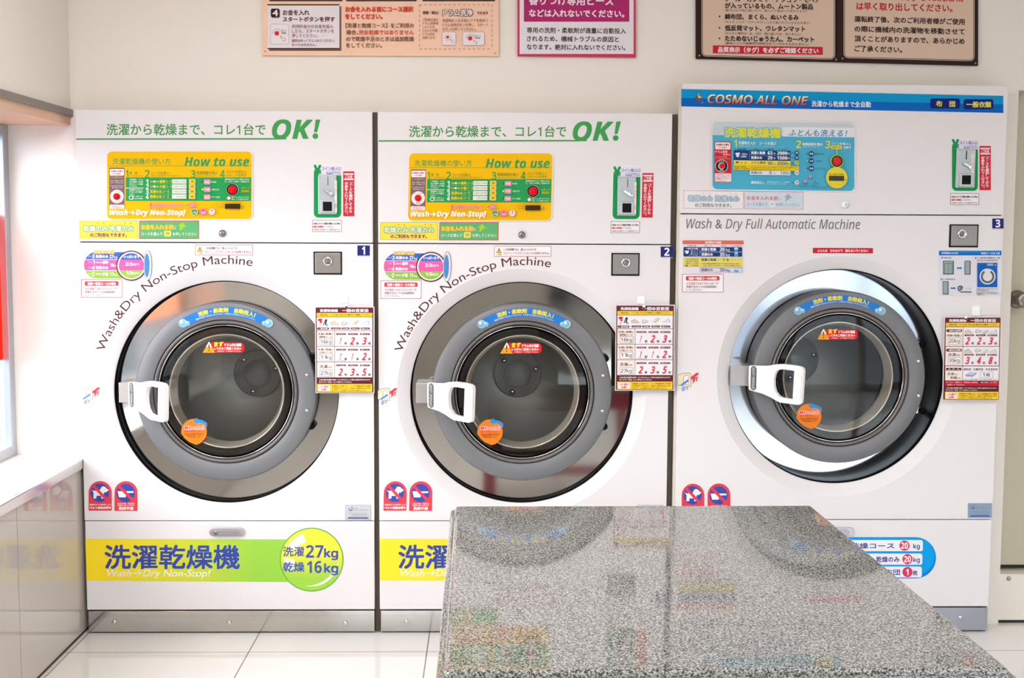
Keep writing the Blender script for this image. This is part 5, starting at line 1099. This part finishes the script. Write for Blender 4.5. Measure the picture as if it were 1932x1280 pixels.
def s2(d):
    d.rect(980.4, -115, 1195.4, 101.8, '#e9e3ea'); d.rect(988.4, -70, 1187.4, 41, '#b2316f')
    d.text('香りつけ専用ビーズ', 998, -8.4, 1158.5, 9.6, '#f2e6ee', 'r', .6, sl=1); d.text('などは入れないでください。', 998, 17.6, 1178, 31.8, '#f2e6ee', 'r', .55, sl=1.4)
    for t, y, x1 in (('専用の洗剤・柔軟剤が適量に自動投入', 51.4, 1181), ('されるため、機械トラブルの原因と', 67.2, 1167.5), ('なります。絶対に入れないでください。', 82.8, 1180)): d.text(t, 994, y, x1, y + 11, '#4a3840', 'r', .3, sl=1.6)
def inner(d, x0, x1, y1, sl):
    d.sl = sl; d.xc = x0
    for k, c in ((0, '#c9bfae'), (1.3, '#3a2422'), (2.3, '#dfc4b0')): d.rrect(x0 + k, -160, x1 - k, y1 - k, 9 - k, c, 8, '0011')
def s3(d):
    inner(d, 1323.6, 1575.4, 106.4, .024)
    d.sl = .014; d.xc = 1345
    K = '#41302a'
    d.text('ウール・カシミヤ・アンゴラ・モヘア', 1367, -8.6, 1547, 2.6, K, 'r', .5)
    for t, x1, y0, y1, s_, sx1, sy in (('が入っているもの、ムートン製品', 1534, 4.4, 15.8, '（獣毛は水や熱に弱いので、縮んだり風合いが変わります）', 1522, 16.4), ('綿布団、まくら、ぬいぐるみ', 1507, 25.4, 36.4, '（キルティング・ステッチがしっかり施されているものを除く）', 1529, 38.4), ('低反発マット、ウレタンマット', 1519, 47, 58, '（ウレタン素材は　水・日光・熱に弱いため　洗えません）', 1511, 60), ('たためないじゅうたん、カーペット', 1536, 66.8, 77.8, '（裏地にゴムや接着剤が使用されているものも洗えません）', 1526, 78.6)):
        d.text(t, 1367.5, y0, x1, y1, K, 'r', .55); d.text(s_, 1367.5, sy, sx1, sy + 5, '#7a6258', 'r', .08)
        if y0 > 10: d.circ(1357.5, (y0 + y1) / 2, 1.7, K, 14)
    d.rect(1344.8, 85.8, 1552, 100.6, '#cf2a38'); d.text('品質表示（タグ）を必ずご確認ください', 1354.5, 88, 1544, 99, '#f6e8ee', 'r', .5)
    for x, y in ((1319.5, 105.4), (1577.4, 109.4)): d.circ(x, y, 1.7, '#a8a098', 12)
def s4(d):
    inner(d, 1591.6, 1838.6, 109.6, .024)
    d.sl = .0; d.xc = 0
    K = '#43332c'; RD = '#c8282e'
    d.text('終了した洗濯物', 1700, -14, 1818, 1.6, RD, 'r', .5, sl=2)
    d.text('は早く取り出してください。', 1616, 4, 1797, 19, RD, 'r', .6, sl=4)
    for t, x1, y, s_ in (('運転終了後、次のご利用者様がご使用', 1820, 29.8, 5.6), ('の際に機械内の洗濯物を移動させて', 1820, 48.6, 5.6), ('頂くことがありますので、あらかじめ', 1820, 66.8, 5.4), ('ご了承ください。', 1702, 85.6, 2.6)): d.text(t, 1612, y, x1, y + 11.8, K, 'r', .5, sl=s_)
    for x, y in ((1589.6, 110.6), (1840.4, 119.6)): d.circ(x, y, 1.7, '#a8a098', 12)
zc = P(700, -20, YS)
board('instruction_board', 'beige instruction board with a white box numbered 4, on the wall above machine 1', [(495, -140), (941, -140), (941, 106), (495, 104.6)], .010, '#eac4ab', (P(718, 0, YS)[0], YS, P(718, 0, YS)[1]), s1)
board('notice_board', 'white notice board with a magenta block and red border, above machine 2', [(976.4, -125), (1199.4, -125), (1199.4, 108.2), (976.4, 105.8)], .008, '#c8385a', (P(1088, 0, YS)[0], YS, P(1088, 0, YS)[1]), s2)
board('laundry_notice', 'brown framed board with a bullet list and red strip, above machine 3', [(1313, -140), (1578.6, -140), (1578.6, 117.2), (1313, 110.6)], .010, '#34211f', (P(1445, 0, YS)[0], YS, P(1445, 0, YS)[1]), s3)
board('collection_notice', 'brown framed board with red heading lines and no bullets, far right of the wall', [(1579.6, -140), (1846, -140), (1845.4, 124), (1579.6, 117.4)], .010, '#34211f', (P(1712, 0, YS)[0], YS, P(1712, 0, YS)[1]), s4)
